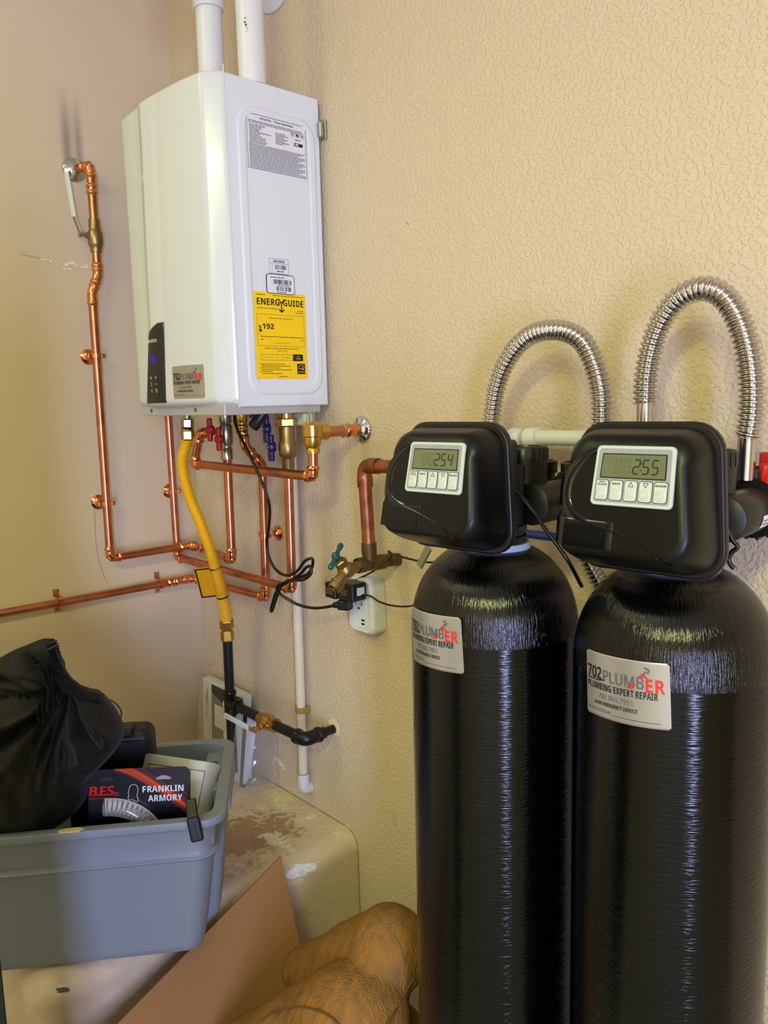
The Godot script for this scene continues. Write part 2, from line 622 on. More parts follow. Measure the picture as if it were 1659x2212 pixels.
func make_materials() -> void:
	var knock := noise_tex(0.036, 3, FastNoiseLite.TYPE_SIMPLEX_SMOOTH, 1024, 4, ramp([[0.0, Color(0, 0, 0)], [0.42, Color(0.12, 0.12, 0.12)], [0.56, Color(0.8, 0.8, 0.8)], [1.0, Color(1, 1, 1)]]))
	M.wall = relief(mat(WALL_PAINT, 0.55, 0.0, 0.4), knock, 0.10, 2.3)
	M.wall_smooth = relief(mat(WALL_PAINT, 0.6, 0.0, 0.4), knock, 0.045, 2.3)
	M.ceiling = relief(mat(Color(0.86, 0.83, 0.76), 0.9), knock, 0.15, 1.9)
	M.floor = relief(mat(Color(0.64, 0.62, 0.57), 0.8), noise_tex(0.03, 5, FastNoiseLite.TYPE_SIMPLEX_SMOOTH, 512, 9), 0.05, 1.0)
	M.chip = mat(Color(0.88, 0.86, 0.80), 0.8)
	M.cream = mat(Color(0.86, 0.80, 0.62), 0.75)
	M.crack = mat(Color(0.50, 0.41, 0.27), 0.9)
	var fine := noise_tex(0.02, 4, FastNoiseLite.TYPE_SIMPLEX_SMOOTH, 512, 21)
	M.white = mat(Color(0.80, 0.81, 0.80), 0.22, 0.0, 0.5)
	M.white.clearcoat_enabled = true
	M.white.clearcoat = 0.4
	M.white.clearcoat_roughness = 0.08
	M.white_side = mat(Color(0.85, 0.86, 0.88), 0.42, 0.0, 0.4)
	M.tin = mat(Color(0.70, 0.69, 0.70), 0.4, 0.2)
	M.panel = mat(Color(0.10, 0.095, 0.085), 0.35)
	M.panel_line = mat(Color(0.05, 0.05, 0.05), 0.5)
	M.ink = mat(Color(0.06, 0.06, 0.065), 0.6)
	M.grey_ink = mat(Color(0.32, 0.32, 0.34), 0.6)
	M.pale_ink = mat(Color(0.82, 0.82, 0.76), 0.6)
	M.red_ink = mat(Color(0.80, 0.16, 0.12), 0.55)
	M.paper = mat(Color(0.86, 0.86, 0.88), 0.5)
	M.energy = mat(Color(0.95, 0.78, 0.03), 0.5)
	M.energy_ink = mat(Color(0.13, 0.09, 0.03), 0.6)
	M.blue_led = mat(Color(0.05, 0.05, 0.3), 0.5)
	M.blue_led.emission_enabled = true
	M.blue_led.emission = Color(0.06, 0.05, 1.0)
	M.blue_led.emission_energy_multiplier = 1.6
	M.foil = mat(Color(0.72, 0.70, 0.68), 0.38, 0.75)
	var tarnish := noise_tex(0.012, 4, FastNoiseLite.TYPE_SIMPLEX_SMOOTH, 256, 7, ramp([[0.0, Color(0.80, 0.80, 0.80)], [0.5, Color(0.95, 0.95, 0.95)], [1.0, Color(1, 1, 1)]]))
	M.copper = mat(Color(0.83, 0.55, 0.41), 0.30, 1.0)
	M.copper.albedo_texture = tarnish
	M.copper.uv1_triplanar = true
	M.copper.uv1_world_triplanar = true
	M.copper.uv1_scale = Vector3.ONE * 6.0
	M.copper_bright = mat(Color(0.90, 0.60, 0.42), 0.15, 1.0)
	M.old_copper = mat(Color(0.76, 0.50, 0.38), 0.40, 1.0)
	M.old_copper.albedo_texture = noise_tex(0.015, 5, FastNoiseLite.TYPE_SIMPLEX_SMOOTH, 256, 31, ramp([[0.0, Color(0.5, 0.5, 0.48)], [0.4, Color(0.8, 0.78, 0.72)], [1.0, Color(1, 1, 1)]]))
	M.old_copper.uv1_triplanar = true
	M.old_copper.uv1_world_triplanar = true
	M.old_copper.uv1_scale = Vector3.ONE * 5.0
	M.patina = mat(Color(0.50, 0.42, 0.30), 0.5, 0.8)
	M.patina.albedo_texture = noise_tex(0.03, 5, FastNoiseLite.TYPE_SIMPLEX_SMOOTH, 256, 33, ramp([[0.0, Color(0.55, 0.6, 0.55)], [0.5, Color(0.85, 0.85, 0.8)], [1.0, Color(1, 0.95, 0.9)]]))
	M.patina.uv1_triplanar = true
	M.patina.uv1_world_triplanar = true
	M.patina.uv1_scale = Vector3.ONE * 6.0
	M.brass = mat(Color(0.80, 0.64, 0.34), 0.26, 1.0)
	M.brass_dull = mat(Color(0.62, 0.52, 0.36), 0.4, 1.0)
	M.nickel = mat(Color(0.68, 0.66, 0.62), 0.28, 1.0)
	M.chrome = mat(Color(0.82, 0.82, 0.84), 0.08, 1.0)
	M.steel = mat(Color(0.78, 0.76, 0.75), 0.17, 1.0)
	M.galv = mat(Color(0.66, 0.68, 0.62), 0.4, 0.9)
	M.iron = mat(Color(0.075, 0.08, 0.085), 0.38, 0.3)
	M.red_plastic = mat(Color(0.62, 0.03, 0.07), 0.35)
	M.bright_red = mat(Color(0.78, 0.05, 0.05), 0.3)
	M.orange_red = mat(Color(0.70, 0.12, 0.07), 0.4)
	M.blue_plastic = mat(Color(0.04, 0.07, 0.30), 0.35)
	M.blue_tube = mat(Color(0.02, 0.20, 0.55), 0.3)
	M.teal = mat(Color(0.03, 0.30, 0.30), 0.35)
	M.yellow_hose = mat(Color(0.90, 0.68, 0.03), 0.38)
	M.yellow_tag = mat(Color(0.84, 0.60, 0.06), 0.4)
	M.pvc = mat(Color(0.84, 0.84, 0.84), 0.35)
	M.pvc_cream = mat(Color(0.84, 0.80, 0.70), 0.4)
	M.pex = mat(Color(0.80, 0.82, 0.78), 0.35)
	M.tan = mat(Color(0.62, 0.50, 0.26), 0.5)
	M.black_plastic = mat(Color(0.045, 0.045, 0.045), 0.38)
	M.head = relief(mat(Color(0.022, 0.023, 0.022), 0.34, 0.0, 0.38), noise_tex(0.25, 2, FastNoiseLite.TYPE_SIMPLEX, 256, 12), 0.012, 14.0)
	M.head_gloss = mat(Color(0.012, 0.012, 0.02), 0.12)
	M.dark_plastic = mat(Color(0.055, 0.053, 0.052), 0.42)
	M.black_gloss = mat(Color(0.012, 0.012, 0.013), 0.1)
	M.cord = mat(Color(0.02, 0.02, 0.02), 0.3)
	M.bezel = mat(Color(0.72, 0.75, 0.70), 0.5)
	M.bezel_grey = mat(Color(0.56, 0.57, 0.56), 0.5)
	M.key = mat(Color(0.74, 0.76, 0.70), 0.4)
	M.lcd = mat(Color(0.40, 0.41, 0.28), 0.25)
	M.lcd_ink = mat(Color(0.10, 0.10, 0.08), 0.5)
	M.lcd_ghost = mat(Color(0.36, 0.37, 0.25), 0.4)
	M.collar = mat(Color(0.66, 0.72, 0.80), 0.35)
	var wind := noise_tex(0.02, 4, FastNoiseLite.TYPE_SIMPLEX_SMOOTH, 1024, 17)
	M.tank = mat(Color(0.006, 0.006, 0.007), 0.12, 0.0, 0.40)
	M.tank.heightmap_enabled = true
	M.tank.heightmap_texture = wind
	M.tank.heightmap_scale = 0.045
	M.tank.uv1_scale = Vector3(1.0, 13.0, 1.0)
	M.dome = mat(Color(0.008, 0.008, 0.008), 0.12, 0.0, 0.45)
	M.dome.heightmap_enabled = true
	M.dome.heightmap_texture = wind
	M.dome.heightmap_scale = 0.05
	M.dome.uv1_scale = Vector3(14.0, 1.3, 1.0)
	M.tote = mat(Color(0.49, 0.52, 0.55), 0.42)
	M.tape = mat(Color(0.85, 0.78, 0.50), 0.6)
	M.cloth = mat(Color(0.018, 0.020, 0.016), 0.62, 0.0, 0.4)
	M.cloth.rim_enabled = true
	M.cloth.rim = 0.5
	M.cloth.heightmap_enabled = true
	M.cloth.heightmap_texture = fine
	M.cloth.heightmap_scale = 0.1
	M.cloth.uv1_triplanar = true
	M.cloth.uv1_scale = Vector3.ONE * 4.0
	M.case = relief(mat(Color(0.055, 0.058, 0.058), 0.5), noise_tex(0.3, 2, FastNoiseLite.TYPE_SIMPLEX, 256, 14), 0.01, 10.0)
	M.carton = mat(Color(0.76, 0.75, 0.70), 0.42, 0.35)
	M.rubber = mat(Color(0.05, 0.05, 0.052), 0.5)
	M.board = relief(mat(Color(0.60, 0.44, 0.27), 0.75, 0.0, 0.3), noise_tex(0.05, 4, FastNoiseLite.TYPE_SIMPLEX_SMOOTH, 256, 15), 0.01, 8.0)
	M.suede = mat(Color(1, 1, 1), 0.75, 0.0, 0.3)
	M.suede.albedo_texture = noise_tex(0.012, 5, FastNoiseLite.TYPE_SIMPLEX_SMOOTH, 512, 18, ramp([[0.0, Color(0.40, 0.30, 0.17)], [0.42, Color(0.47, 0.35, 0.19)], [0.60, Color(0.54, 0.37, 0.16)], [1.0, Color(0.60, 0.41, 0.16)]]))
	M.suede.heightmap_enabled = true
	M.suede.heightmap_texture = noise_tex(0.05, 5, FastNoiseLite.TYPE_SIMPLEX_SMOOTH, 512, 19)
	M.suede.heightmap_scale = 0.3
	M.suede.uv1_triplanar = true
	M.suede.uv1_world_triplanar = true
	M.suede.uv1_scale = Vector3(7.0, 1.8, 7.0)
	M.seam = mat(Color(0.36, 0.23, 0.09), 0.8)
	M.film = mat(Color(0.9, 0.88, 0.82, 0.16), 0.12)
	M.film.transparency = BaseMaterial3D.TRANSPARENCY_ALPHA
	M.film.cull_mode = BaseMaterial3D.CULL_DISABLED
	M.clear = mat(Color(0.9, 0.9, 0.9, 0.18), 0.08)
	M.clear.transparency = BaseMaterial3D.TRANSPARENCY_ALPHA
	M.clear.cull_mode = BaseMaterial3D.CULL_DISABLED
	M.page = mat(Color(0.84, 0.83, 0.80), 0.7)
	M.page_blue = mat(Color(0.80, 0.83, 0.90), 0.6)
	M.navy = mat(Color(0.08, 0.08, 0.16), 0.5)
	M.cover_dark = mat(Color(0.24, 0.22, 0.22), 0.4)
	M.spring = mat(Color(0.16, 0.15, 0.14), 0.35, 0.9)
	M.dark_board = mat(Color(0.012, 0.012, 0.016), 0.4)
	M.lamp = mat(Color(0.9, 0.9, 0.85), 0.5)
	M.lamp.emission_enabled = true
	M.lamp.emission = Color(0.97, 1.0, 0.76)
	M.lamp.emission_energy_multiplier = 4.0

# ------------------------------------------------------------------ plumbing helpers

func V3(x: float, y: float, z: float) -> Vector3:
	return Vector3(x, y, z)

func resample(p: PackedVector3Array, step: float) -> PackedVector3Array:
	var out := PackedVector3Array([p[0]])
	for i in p.size() - 1:
		var n := maxi(1, int(ceil(p[i].distance_to(p[i + 1]) / step)))
		for k in range(1, n + 1):
			out.append(p[i].lerp(p[i + 1], float(k) / n))
	return out

func lengths(p: PackedVector3Array) -> PackedFloat32Array:
	var out := PackedFloat32Array([0.0])
	for i in range(1, p.size()):
		out.append(out[i - 1] + p[i].distance_to(p[i - 1]))
	return out

# a pressed fitting: a sleeve with a raised bead near each end
func fitting(pts: Array, r: float, rad := 0.018) -> MB:
	var mb := MB.new()
	var p := resample(fillet(pts, rad, 8), 0.0018)
	var s := lengths(p)
	var total := s[s.size() - 1]
	var radii := []
	for i in p.size():
		var e := minf(s[i], total - s[i])
		radii.append(r + 0.0016 + 0.0026 * exp(-pow((e - 0.0065) / 0.0026, 2.0)) - (0.0012 if e < 0.001 else 0.0))
	sweep(mb, p, radii, 18)
	return mb

func pipe_run(parent: Node3D, pts: Array, r: float, m: Material, fm: Material, leg := 0.03, rad := 0.018, elbows := true) -> void:
	for i in pts.size() - 1:
		var mb := MB.new()
		cyl(mb, pts[i], pts[i + 1], r, 20)
		part("pipe", mb, m, parent)
	for i in range(1, pts.size() - 1):
		var a: Vector3 = pts[i - 1] - pts[i]
		var b: Vector3 = pts[i + 1] - pts[i]
		if elbows and a.angle_to(b) < 3.0:
			part("elbow", fitting([pts[i] + a.normalized() * minf(leg, a.length() * 0.5), pts[i], pts[i] + b.normalized() * minf(leg, b.length() * 0.5)], r, rad), fm, parent)

func coupling(parent: Node3D, a: Vector3, b: Vector3, r: float, m: Material, called := "coupling") -> void:
	part(called, fitting([a, b], r), m, parent)

func turned(parent: Node3D, called: String, at: Vector3, dir: Vector3, prof: Array, m: Material, sides := 24) -> void:
	var mb := MB.new()
	lathe(mb, frame_at(at, dir), prof, sides)
	part(called, mb, m, parent)

func hanger(at: Vector3, wall: Vector3, r: float, label: String) -> void:
	# a bell hanger: a round foot on the wall, a neck and a ring round the pipe
	var t := thing("pipe_hanger", label, "pipe hanger", wall, "copper bell hangers")
	var out := (at - wall).normalized()
	turned(t, "foot", wall, out, [Vector2(0, 0.0), Vector2(0.021, 0.0), Vector2(0.021, 0.003), Vector2(0.016, 0.006), Vector2(0.008, 0.012), Vector2(0.0065, 0.02), Vector2(0, 0.02)], M.copper_bright)
	turned(t, "ring", at - Vector3.UP * 0.006, Vector3.UP, [Vector2(r + 0.0006, 0), Vector2(r + 0.003, 0), Vector2(r + 0.003, 0.012), Vector2(r + 0.0006, 0.012)], M.copper_bright)
	var side := Vector3.UP.cross(out) 
	for s in [-1, 1]:
		var mb := MB.new()
		var c: Vector3 = at + side * s * (r + 0.007)
		box(mb, c - V3(0.006, 0.006, 0.006), c + V3(0.006, 0.006, 0.006), 0.002)
		part("ear", mb, M.copper_bright, t)

func strap(at: Vector3, out: Vector3, along: Vector3, r: float, m: Material, hole: Material, label: String, two := true) -> void:
	# a two-hole strap over a pipe
	var wall := at - out * at.dot(out)
	var t := thing("pipe_strap", label, "pipe strap", wall, "pipe straps")
	var up := out.cross(along).normalized()
	var mb := MB.new()
	var path := []
	if two:
		path.append(-up * (r + 0.021) + out * 0.001)
	path.append(-up * (r + 0.003) + out * 0.001)
	path.append(-up * (r + 0.002) + out * at.dot(out))
	for k in range(1, 8):
		var an := k * PI / 8
		path.append(out * at.dot(out) + (-up * cos(an) + out * sin(an)) * (r + 0.002))
	path.append(up * (r + 0.002) + out * at.dot(out))
	path.append(up * (r + 0.003) + out * 0.001)
	path.append(up * (r + 0.021) + out * 0.001)
	var w := along.normalized() * 0.008
	for i in path.size() - 1:
		var d: Vector3 = (path[i + 1] - path[i]).normalized()
		var nn: Vector3 = d.cross(along.normalized())
		if nn.dot(out) < -0.01 or (absf(nn.dot(out)) <= 0.01 and nn.dot(path[i] - out * at.dot(out)) < 0.0):
			nn = -nn
		nn *= 0.0014
		var a: Vector3 = wall + path[i]
		var b: Vector3 = wall + path[i + 1]
		mb.quad(a - w + nn, a + w + nn, b + w + nn, b - w + nn)
		mb.quad(a - w, b - w, b + w, a + w)
		mb.quad(a - w, a - w + nn, b - w + nn, b - w)
		mb.quad(a + w, b + w, b + w + nn, a + w + nn)
	part("band", mb, m, t)
	for s in ([-1, 1] if two else [1]):
		var c: Vector3 = wall + up * s * (r + 0.013) + out * 0.002
		turned(t, "screw", c, out, [Vector2(0, 0), Vector2(0.0045, 0), Vector2(0.0042, 0.0016), Vector2(0.0, 0.0022)], hole, 12)

func lever(parent: Node3D, a: Vector3, b: Vector3, c: Vector3, wdir: Vector3, w: float, m: Material, sleeve: Material) -> void:
	# a flat ball-valve lever from the stem a over the bend b to the end c, sleeved from the bend on
	for k in 2:
		var mb := MB.new()
		var p := a if k == 0 else b
		var q := b if k == 0 else c
		var y := (q - p).normalized()
		var x := (wdir - y * wdir.dot(y)).normalized()
		var xf := Transform3D(Basis(x, y, x.cross(y)), p)
		var t := 0.0016 if k == 0 else 0.0032
		rbox(mb, xf, V3(-w / 2, -0.002, -t), V3(w / 2, p.distance_to(q) + 0.002, t), 0.0015, 2)
		part("lever" if k == 0 else "lever_sleeve", mb, m if k == 0 else sleeve, parent)

func ribbed(path: PackedVector3Array, r: float, depth: float, pitch: float, sides := 24) -> MB:
	var mb := MB.new()
	var p := resample(path, pitch / 7.0)
	var s := lengths(p)
	var radii := []
	for i in p.size():
		radii.append(r + depth * (pow(0.5 + 0.5 * cos(TAU * s[i] / pitch), 0.7) - 0.5) * 2.0)
	sweep(mb, p, radii, sides)
	return mb

# ------------------------------------------------------------------ the water heater

const HX := [0.258, 0.270, 0.291, 0.315, 0.383, 0.436, 0.502, 0.592, 0.648, 0.670, 0.684, 0.698]
const HZ := [0.270, 0.297, 0.308, 0.313, 0.319, 0.321, 0.318, 0.311, 0.303, 0.299, 0.281, 0.262]

func hz(x: float) -> float:
	for i in HX.size() - 1:
		if x <= HX[i + 1]:
			return lerpf(HZ[i], HZ[i + 1], clampf((x - HX[i]) / (HX[i + 1] - HX[i]), 0.0, 1.0))
	return HZ[-1]

func strip_left(y: float) -> float:
	return 0.434 - 0.016 * smoothstep(2.147, 1.65, y) - (0.040 * clampf((1.65 - y) / 0.19, 0.0, 1.0))

func strip_right(y: float) -> float:
	return 0.503 - 0.018 * smoothstep(2.147, 1.65, y) - (0.014 * clampf((1.65 - y) / 0.19, 0.0, 1.0))

func build_heater() -> void:
	var t := thing("water_heater", "white wall-hung tankless water heater with a yellow energy label on its side", "water heater", V3(0.478, 1.453, 0.01))
	var mb := MB.new()
	rbox(mb, Transform3D(), V3(0.262, 1.453, 0.010), V3(0.698, 2.147, 0.259), 0.004, 2)
	part("body", mb, M.white_side, t)
	# front cover: vertical columns follow the bowed plan
	mb = MB.new()
	var rows := []
	for k in [[1.458, 0.022], [1.4595, 0.012], [1.463, 0.005], [1.469, 0.001], [1.476, 0.0]]:
		rows.append(k)
	for k in 22:
		rows.append([lerpf(1.49, 2.139, k / 21.0), 0.0])
	for k in [[2.144, 0.0012], [2.147, 0.005]]:
		rows.append(k)
	var p := PackedVector3Array()
	var cols := 0
	var top := PackedVector3Array()
	var low := PackedVector3Array()
	for rw in rows:
		var y: float = rw[0]
		var xl := strip_left(y)
		var xr := strip_right(y)
		var xs := [0.258, 0.2595, 0.262, 0.266, 0.272, 0.28, 0.29, 0.302, 0.315, 0.34, 0.365, xl - 0.0085, xl - 0.0075, xl + 0.0075, xl + 0.0085, (xl + xr) / 2, xr - 0.002, xr - 0.0012, xr + 0.0012, xr + 0.002, 0.54, 0.57, 0.60, 0.625, 0.645, 0.656, 0.664, 0.669, 0.674, 0.679, 0.684, 0.689, 0.6935, 0.698]
		cols = xs.size() + 2
		for j in xs.size() + 2:
			var x: float = xs[clampi(j - 1, 0, xs.size() - 1)]
			var z := hz(x)
			if j == 0 or j == cols - 1:
				z = 0.2605
			else:
				if x < xl - 0.008:
					z -= 0.008
				if absf(x - xr) < 0.0015:
					z -= 0.003
				z -= rw[1]
				z = maxf(z, 0.2605)
			var q := V3(x, y, z)
			p.append(q)
			if y == rows[-1][0]:
				top.append(q)
			if y == rows[0][0]:
				low.append(q)
	mb.grid(p, rows.size(), cols)
	for k in cols - 1:
		mb.tri(V3(0.478, 2.147, 0.2605), top[k], top[k + 1])
		mb.tri(V3(0.478, 1.458, 0.2605), low[k + 1], low[k])
	part("front_cover", mb, M.white, t)
	# tray under the case
	mb = MB.new()
	rbox(mb, Transform3D(), V3(0.292, 1.436, 0.03), V3(0.692, 1.462, 0.294), 0.003, 2)
	var tray := part("bottom_tray", mb, M.tin, t)
	for x in [0.345, 0.566]:
		mb = MB.new()
		lathe(mb, frame_at(V3(x, 1.449, 0.293), V3(0, 0, 1)), [Vector2(0, 0), Vector2(0.005, 0), Vector2(0.0045, 0.003), Vector2(0, 0.0035)], 12)
		part("screw", mb, M.brass_dull, tray)
	# pressed bead on the side panel
	mb = MB.new()
	var sx := Transform3D(Basis(V3(0, 0, -1), V3(0, 1, 0), V3(1, 0, 0)), V3(0.698, 0, 0))
	var o := [outline(-0.234, -0.024, 1.478, 2.094, 0.045, 8), outline(-0.229, -0.029, 1.483, 2.089, 0.041, 8), outline(-0.216, -0.041, 1.496, 2.081, 0.033, 8), outline(-0.211, -0.046, 1.501, 2.076, 0.029, 8)]
	var h := [0.0, 0.0026, 0.0026, 0.0004]
	for k in 3:
		loft(mb, [lift(o[k], sx, h[k]), lift(o[k + 1], sx, h[k + 1])], false, false)
	part("side_bead", mb, M.white_side, t)
	# thin upright edge of the cover seam
	mb = MB.new()
	box(mb, V3(0.6965, 1.452, 0.2585), V3(0.7005, 2.160, 0.2605), 0.0008, 1)
	part("cover_edge", mb, M.white, t)
	# dark steel bracket at the wall
	mb = MB.new()
	box(mb, V3(0.699, 2.058, 0.002), V3(0.715, 2.100, 0.007), 0.002)
	rbox(mb, Transform3D(), V3(0.699, 2.060, 0.007), V3(0.713, 2.096, 0.02), 0.005, 3)
	part("wall_bracket", mb, M.galv, t)
	heater_controls(t)
	heater_labels(t)
	heater_underside(t)

func heater_controls(t: Node3D) -> void:
	var fm := func(q: Vector2, l: float) -> Vector3: return V3(q.x, q.y, hz(q.x) + l)
	var mb := MB.new()
	# the panel follows the bow of the cover: strips between its two sides
	var p := PackedVector3Array()
	var ys := [1.4669, 1.467, 1.50, 1.54, 1.58, 1.61, 1.63, 1.638, 1.645, 1.650, 1.652, 1.6521]
	for y in ys:
		var l := 0.376 + (0.412 - 0.376) * clampf((y - 1.467) / 0.163, 0.0, 1.0)
		if y > 1.63:
			l = 0.412 + 0.048 * pow(minf(1.0, (y - 1.63) / 0.022), 1.6)
		var r := 0.471 + 0.013 * clampf((y - 1.467) / 0.18, 0.0, 1.0)
		for j in 9:
			var x := lerpf(l, r, clampf((j - 1) / 6.0, 0.0, 1.0))
			var e := -0.009 if y == ys[0] or y == ys[-1] or j == 0 or j == 8 else 0.0022
			p.append(V3(x, y, hz(x) + e))
	mb.grid(p, ys.size(), 9)
	var cp := part("control_panel", mb, M.panel, t)
	mb = MB.new()
	text(mb, "NAVIEN", Vector2(0.428, 1.613), 0.046, 0.0075, fm, 0.0028)
	for y in [1.5275, 1.512, 1.4965]:
		for x in [0.411, 0.437]:
			if y > 1.52 and x > 0.42:
				rect(mb, x - 0.004, y - 0.0006, x + 0.004, y + 0.0006, fm, 0.0028)
				rect(mb, x - 0.0006, y - 0.004, x + 0.0006, y + 0.004, fm, 0.0028)
			elif y > 1.5 and y < 1.52 and x > 0.42:
				rect(mb, x - 0.004, y - 0.0006, x + 0.004, y + 0.0006, fm, 0.0028)
			elif x > 0.42:
				var ring := PackedVector2Array()
				for k in 9:
					ring.append(Vector2(x, y) + Vector2(cos(PI * 0.65 + k * PI * 0.21), sin(PI * 0.65 + k * PI * 0.21)) * 0.004)
				stroke(mb, ring, 0.0012, fm, 0.0028)
				rect(mb, x - 0.0006, y, x + 0.0006, y + 0.005, fm, 0.0028)
			elif y > 1.52:
				poly(mb, PackedVector2Array([Vector2(x - 0.003, y - 0.003), Vector2(x + 0.003, y - 0.003), Vector2(x, y + 0.005)]), fm, 0.0028)
			else:
				frame_lines(mb, x - 0.0028, y - 0.004, x + 0.0028, y + 0.004, 0.001, fm, 0.0028)
	part("lettering", mb, M.pale_ink, cp)
	mb = MB.new()
	frame_lines(mb, 0.399, 1.487, 0.450, 1.539, 0.0012, fm, 0.0026)
	part("key_border", mb, M.panel_line, cp)
	mb = MB.new()
	seven(mb, "1", Vector2(0.419, 1.570), 0.008, 0.017, 0.0016, fm, 0.003)
	seven(mb, "8", Vector2(0.434, 1.570), 0.010, 0.017, 0.0016, fm, 0.003)
	rect(mb, 0.4425, 1.5755, 0.4450, 1.578, fm, 0.003)
	rect(mb, 0.4425, 1.5625, 0.4450, 1.565, fm, 0.003)
	seven(mb, "F", Vector2(0.417, 1.586), 0.006, 0.009, 0.0013, fm, 0.003)
	part("led_digits", mb, M.blue_led, cp)

func service_sticker(t: Node3D, m: Callable, w: float, h: float) -> void:
	# the plumber's silver sticker, 0.115 x 0.080 m
	var mb := MB.new()
	var n := 14
	var p := PackedVector3Array()
	var ys := [0.0, 0.0, 0.035, 0.965, 1.0, 1.0]
	for r in ys.size():
		for j in n + 1:
			var e := 0.03 * w * (1.0 if (ys[r] == 0.0 or ys[r] == 1.0) else 0.0)
			var x := lerpf(-w / 2 + e, w / 2 - e, float(j) / n)
			p.append(m.call(Vector2(x, (ys[r] - 0.5) * h), -0.001 if (r == 0 or r == 5) else 0.0006))
	mb.grid(p, ys.size(), n + 1)
	var s := part("service_label", mb, M.foil, t, "silver sticker of a plumbing firm")
	var at := func(fx: float, fy: float) -> Vector2: return Vector2((fx - 0.5) * w, (0.5 - fy) * h)
	var l := 0.0010
	mb = MB.new()
	text(mb, "702", at.call(0.135, 0.31), 0.22 * w, 0.19 * h, m, l)
	stroke(mb, PackedVector2Array([at.call(0.03, 0.425), at.call(0.20, 0.425), at.call(0.29, 0.40)]), 0.020 * h, m, l)
	text(mb, "PLUMBING EXPERT REPAIR", at.call(0.455, 0.515), 0.85 * w, 0.105 * h, m, l)
	text(mb, "24 HR EMERGENCY SERVICE", at.call(0.40, 0.775), 0.53 * w, 0.062 * h, m, l, "Droid Sans", 700, 0.2)
	part("lettering", mb, M.ink, s)
	mb = MB.new()
	text(mb, "PLUMB", at.call(0.505, 0.33), 0.47 * w, 0.175 * h, m, l + 0.0003, "Droid Sans", 400)
	text(mb, "702.861.7951", at.call(0.405, 0.66), 0.42 * w, 0.085 * h, m, l, "Droid Sans", 400)
	text(mb, "Service Tech/Date:", at.call(0.195, 0.885), 0.34 * w, 0.062 * h, m, l, "Droid Sans", 400)
	rect(mb, at.call(0.37, 0.93).x, at.call(0, 0.925).y, at.call(0.90, 0.93).x, at.call(0, 0.915).y, m, l, 4)
	# a little wrench over the red gable
	stroke(mb, PackedVector2Array([at.call(0.725, 0.235), at.call(0.765, 0.15)]), 0.025 * h, m, l)
	stroke(mb, PackedVector2Array([at.call(0.755, 0.09), at.call(0.795, 0.12), at.call(0.785, 0.17)]), 0.025 * h, m, l)
	part("lettering", mb, M.grey_ink, s)
	mb = MB.new()
	text(mb, "ER", at.call(0.855, 0.36), 0.19 * w, 0.20 * h, m, l + 0.0003)
	poly(mb, PackedVector2Array([at.call(0.55, 0.44), at.call(0.615, 0.34), at.call(0.66, 0.36), at.call(0.62, 0.44)]), m, l)
	poly(mb, PackedVector2Array([at.call(0.66, 0.27), at.call(0.735, 0.17), at.call(0.80, 0.27), at.call(0.735, 0.235)]), m, l)
	part("lettering", mb, M.red_ink, s)

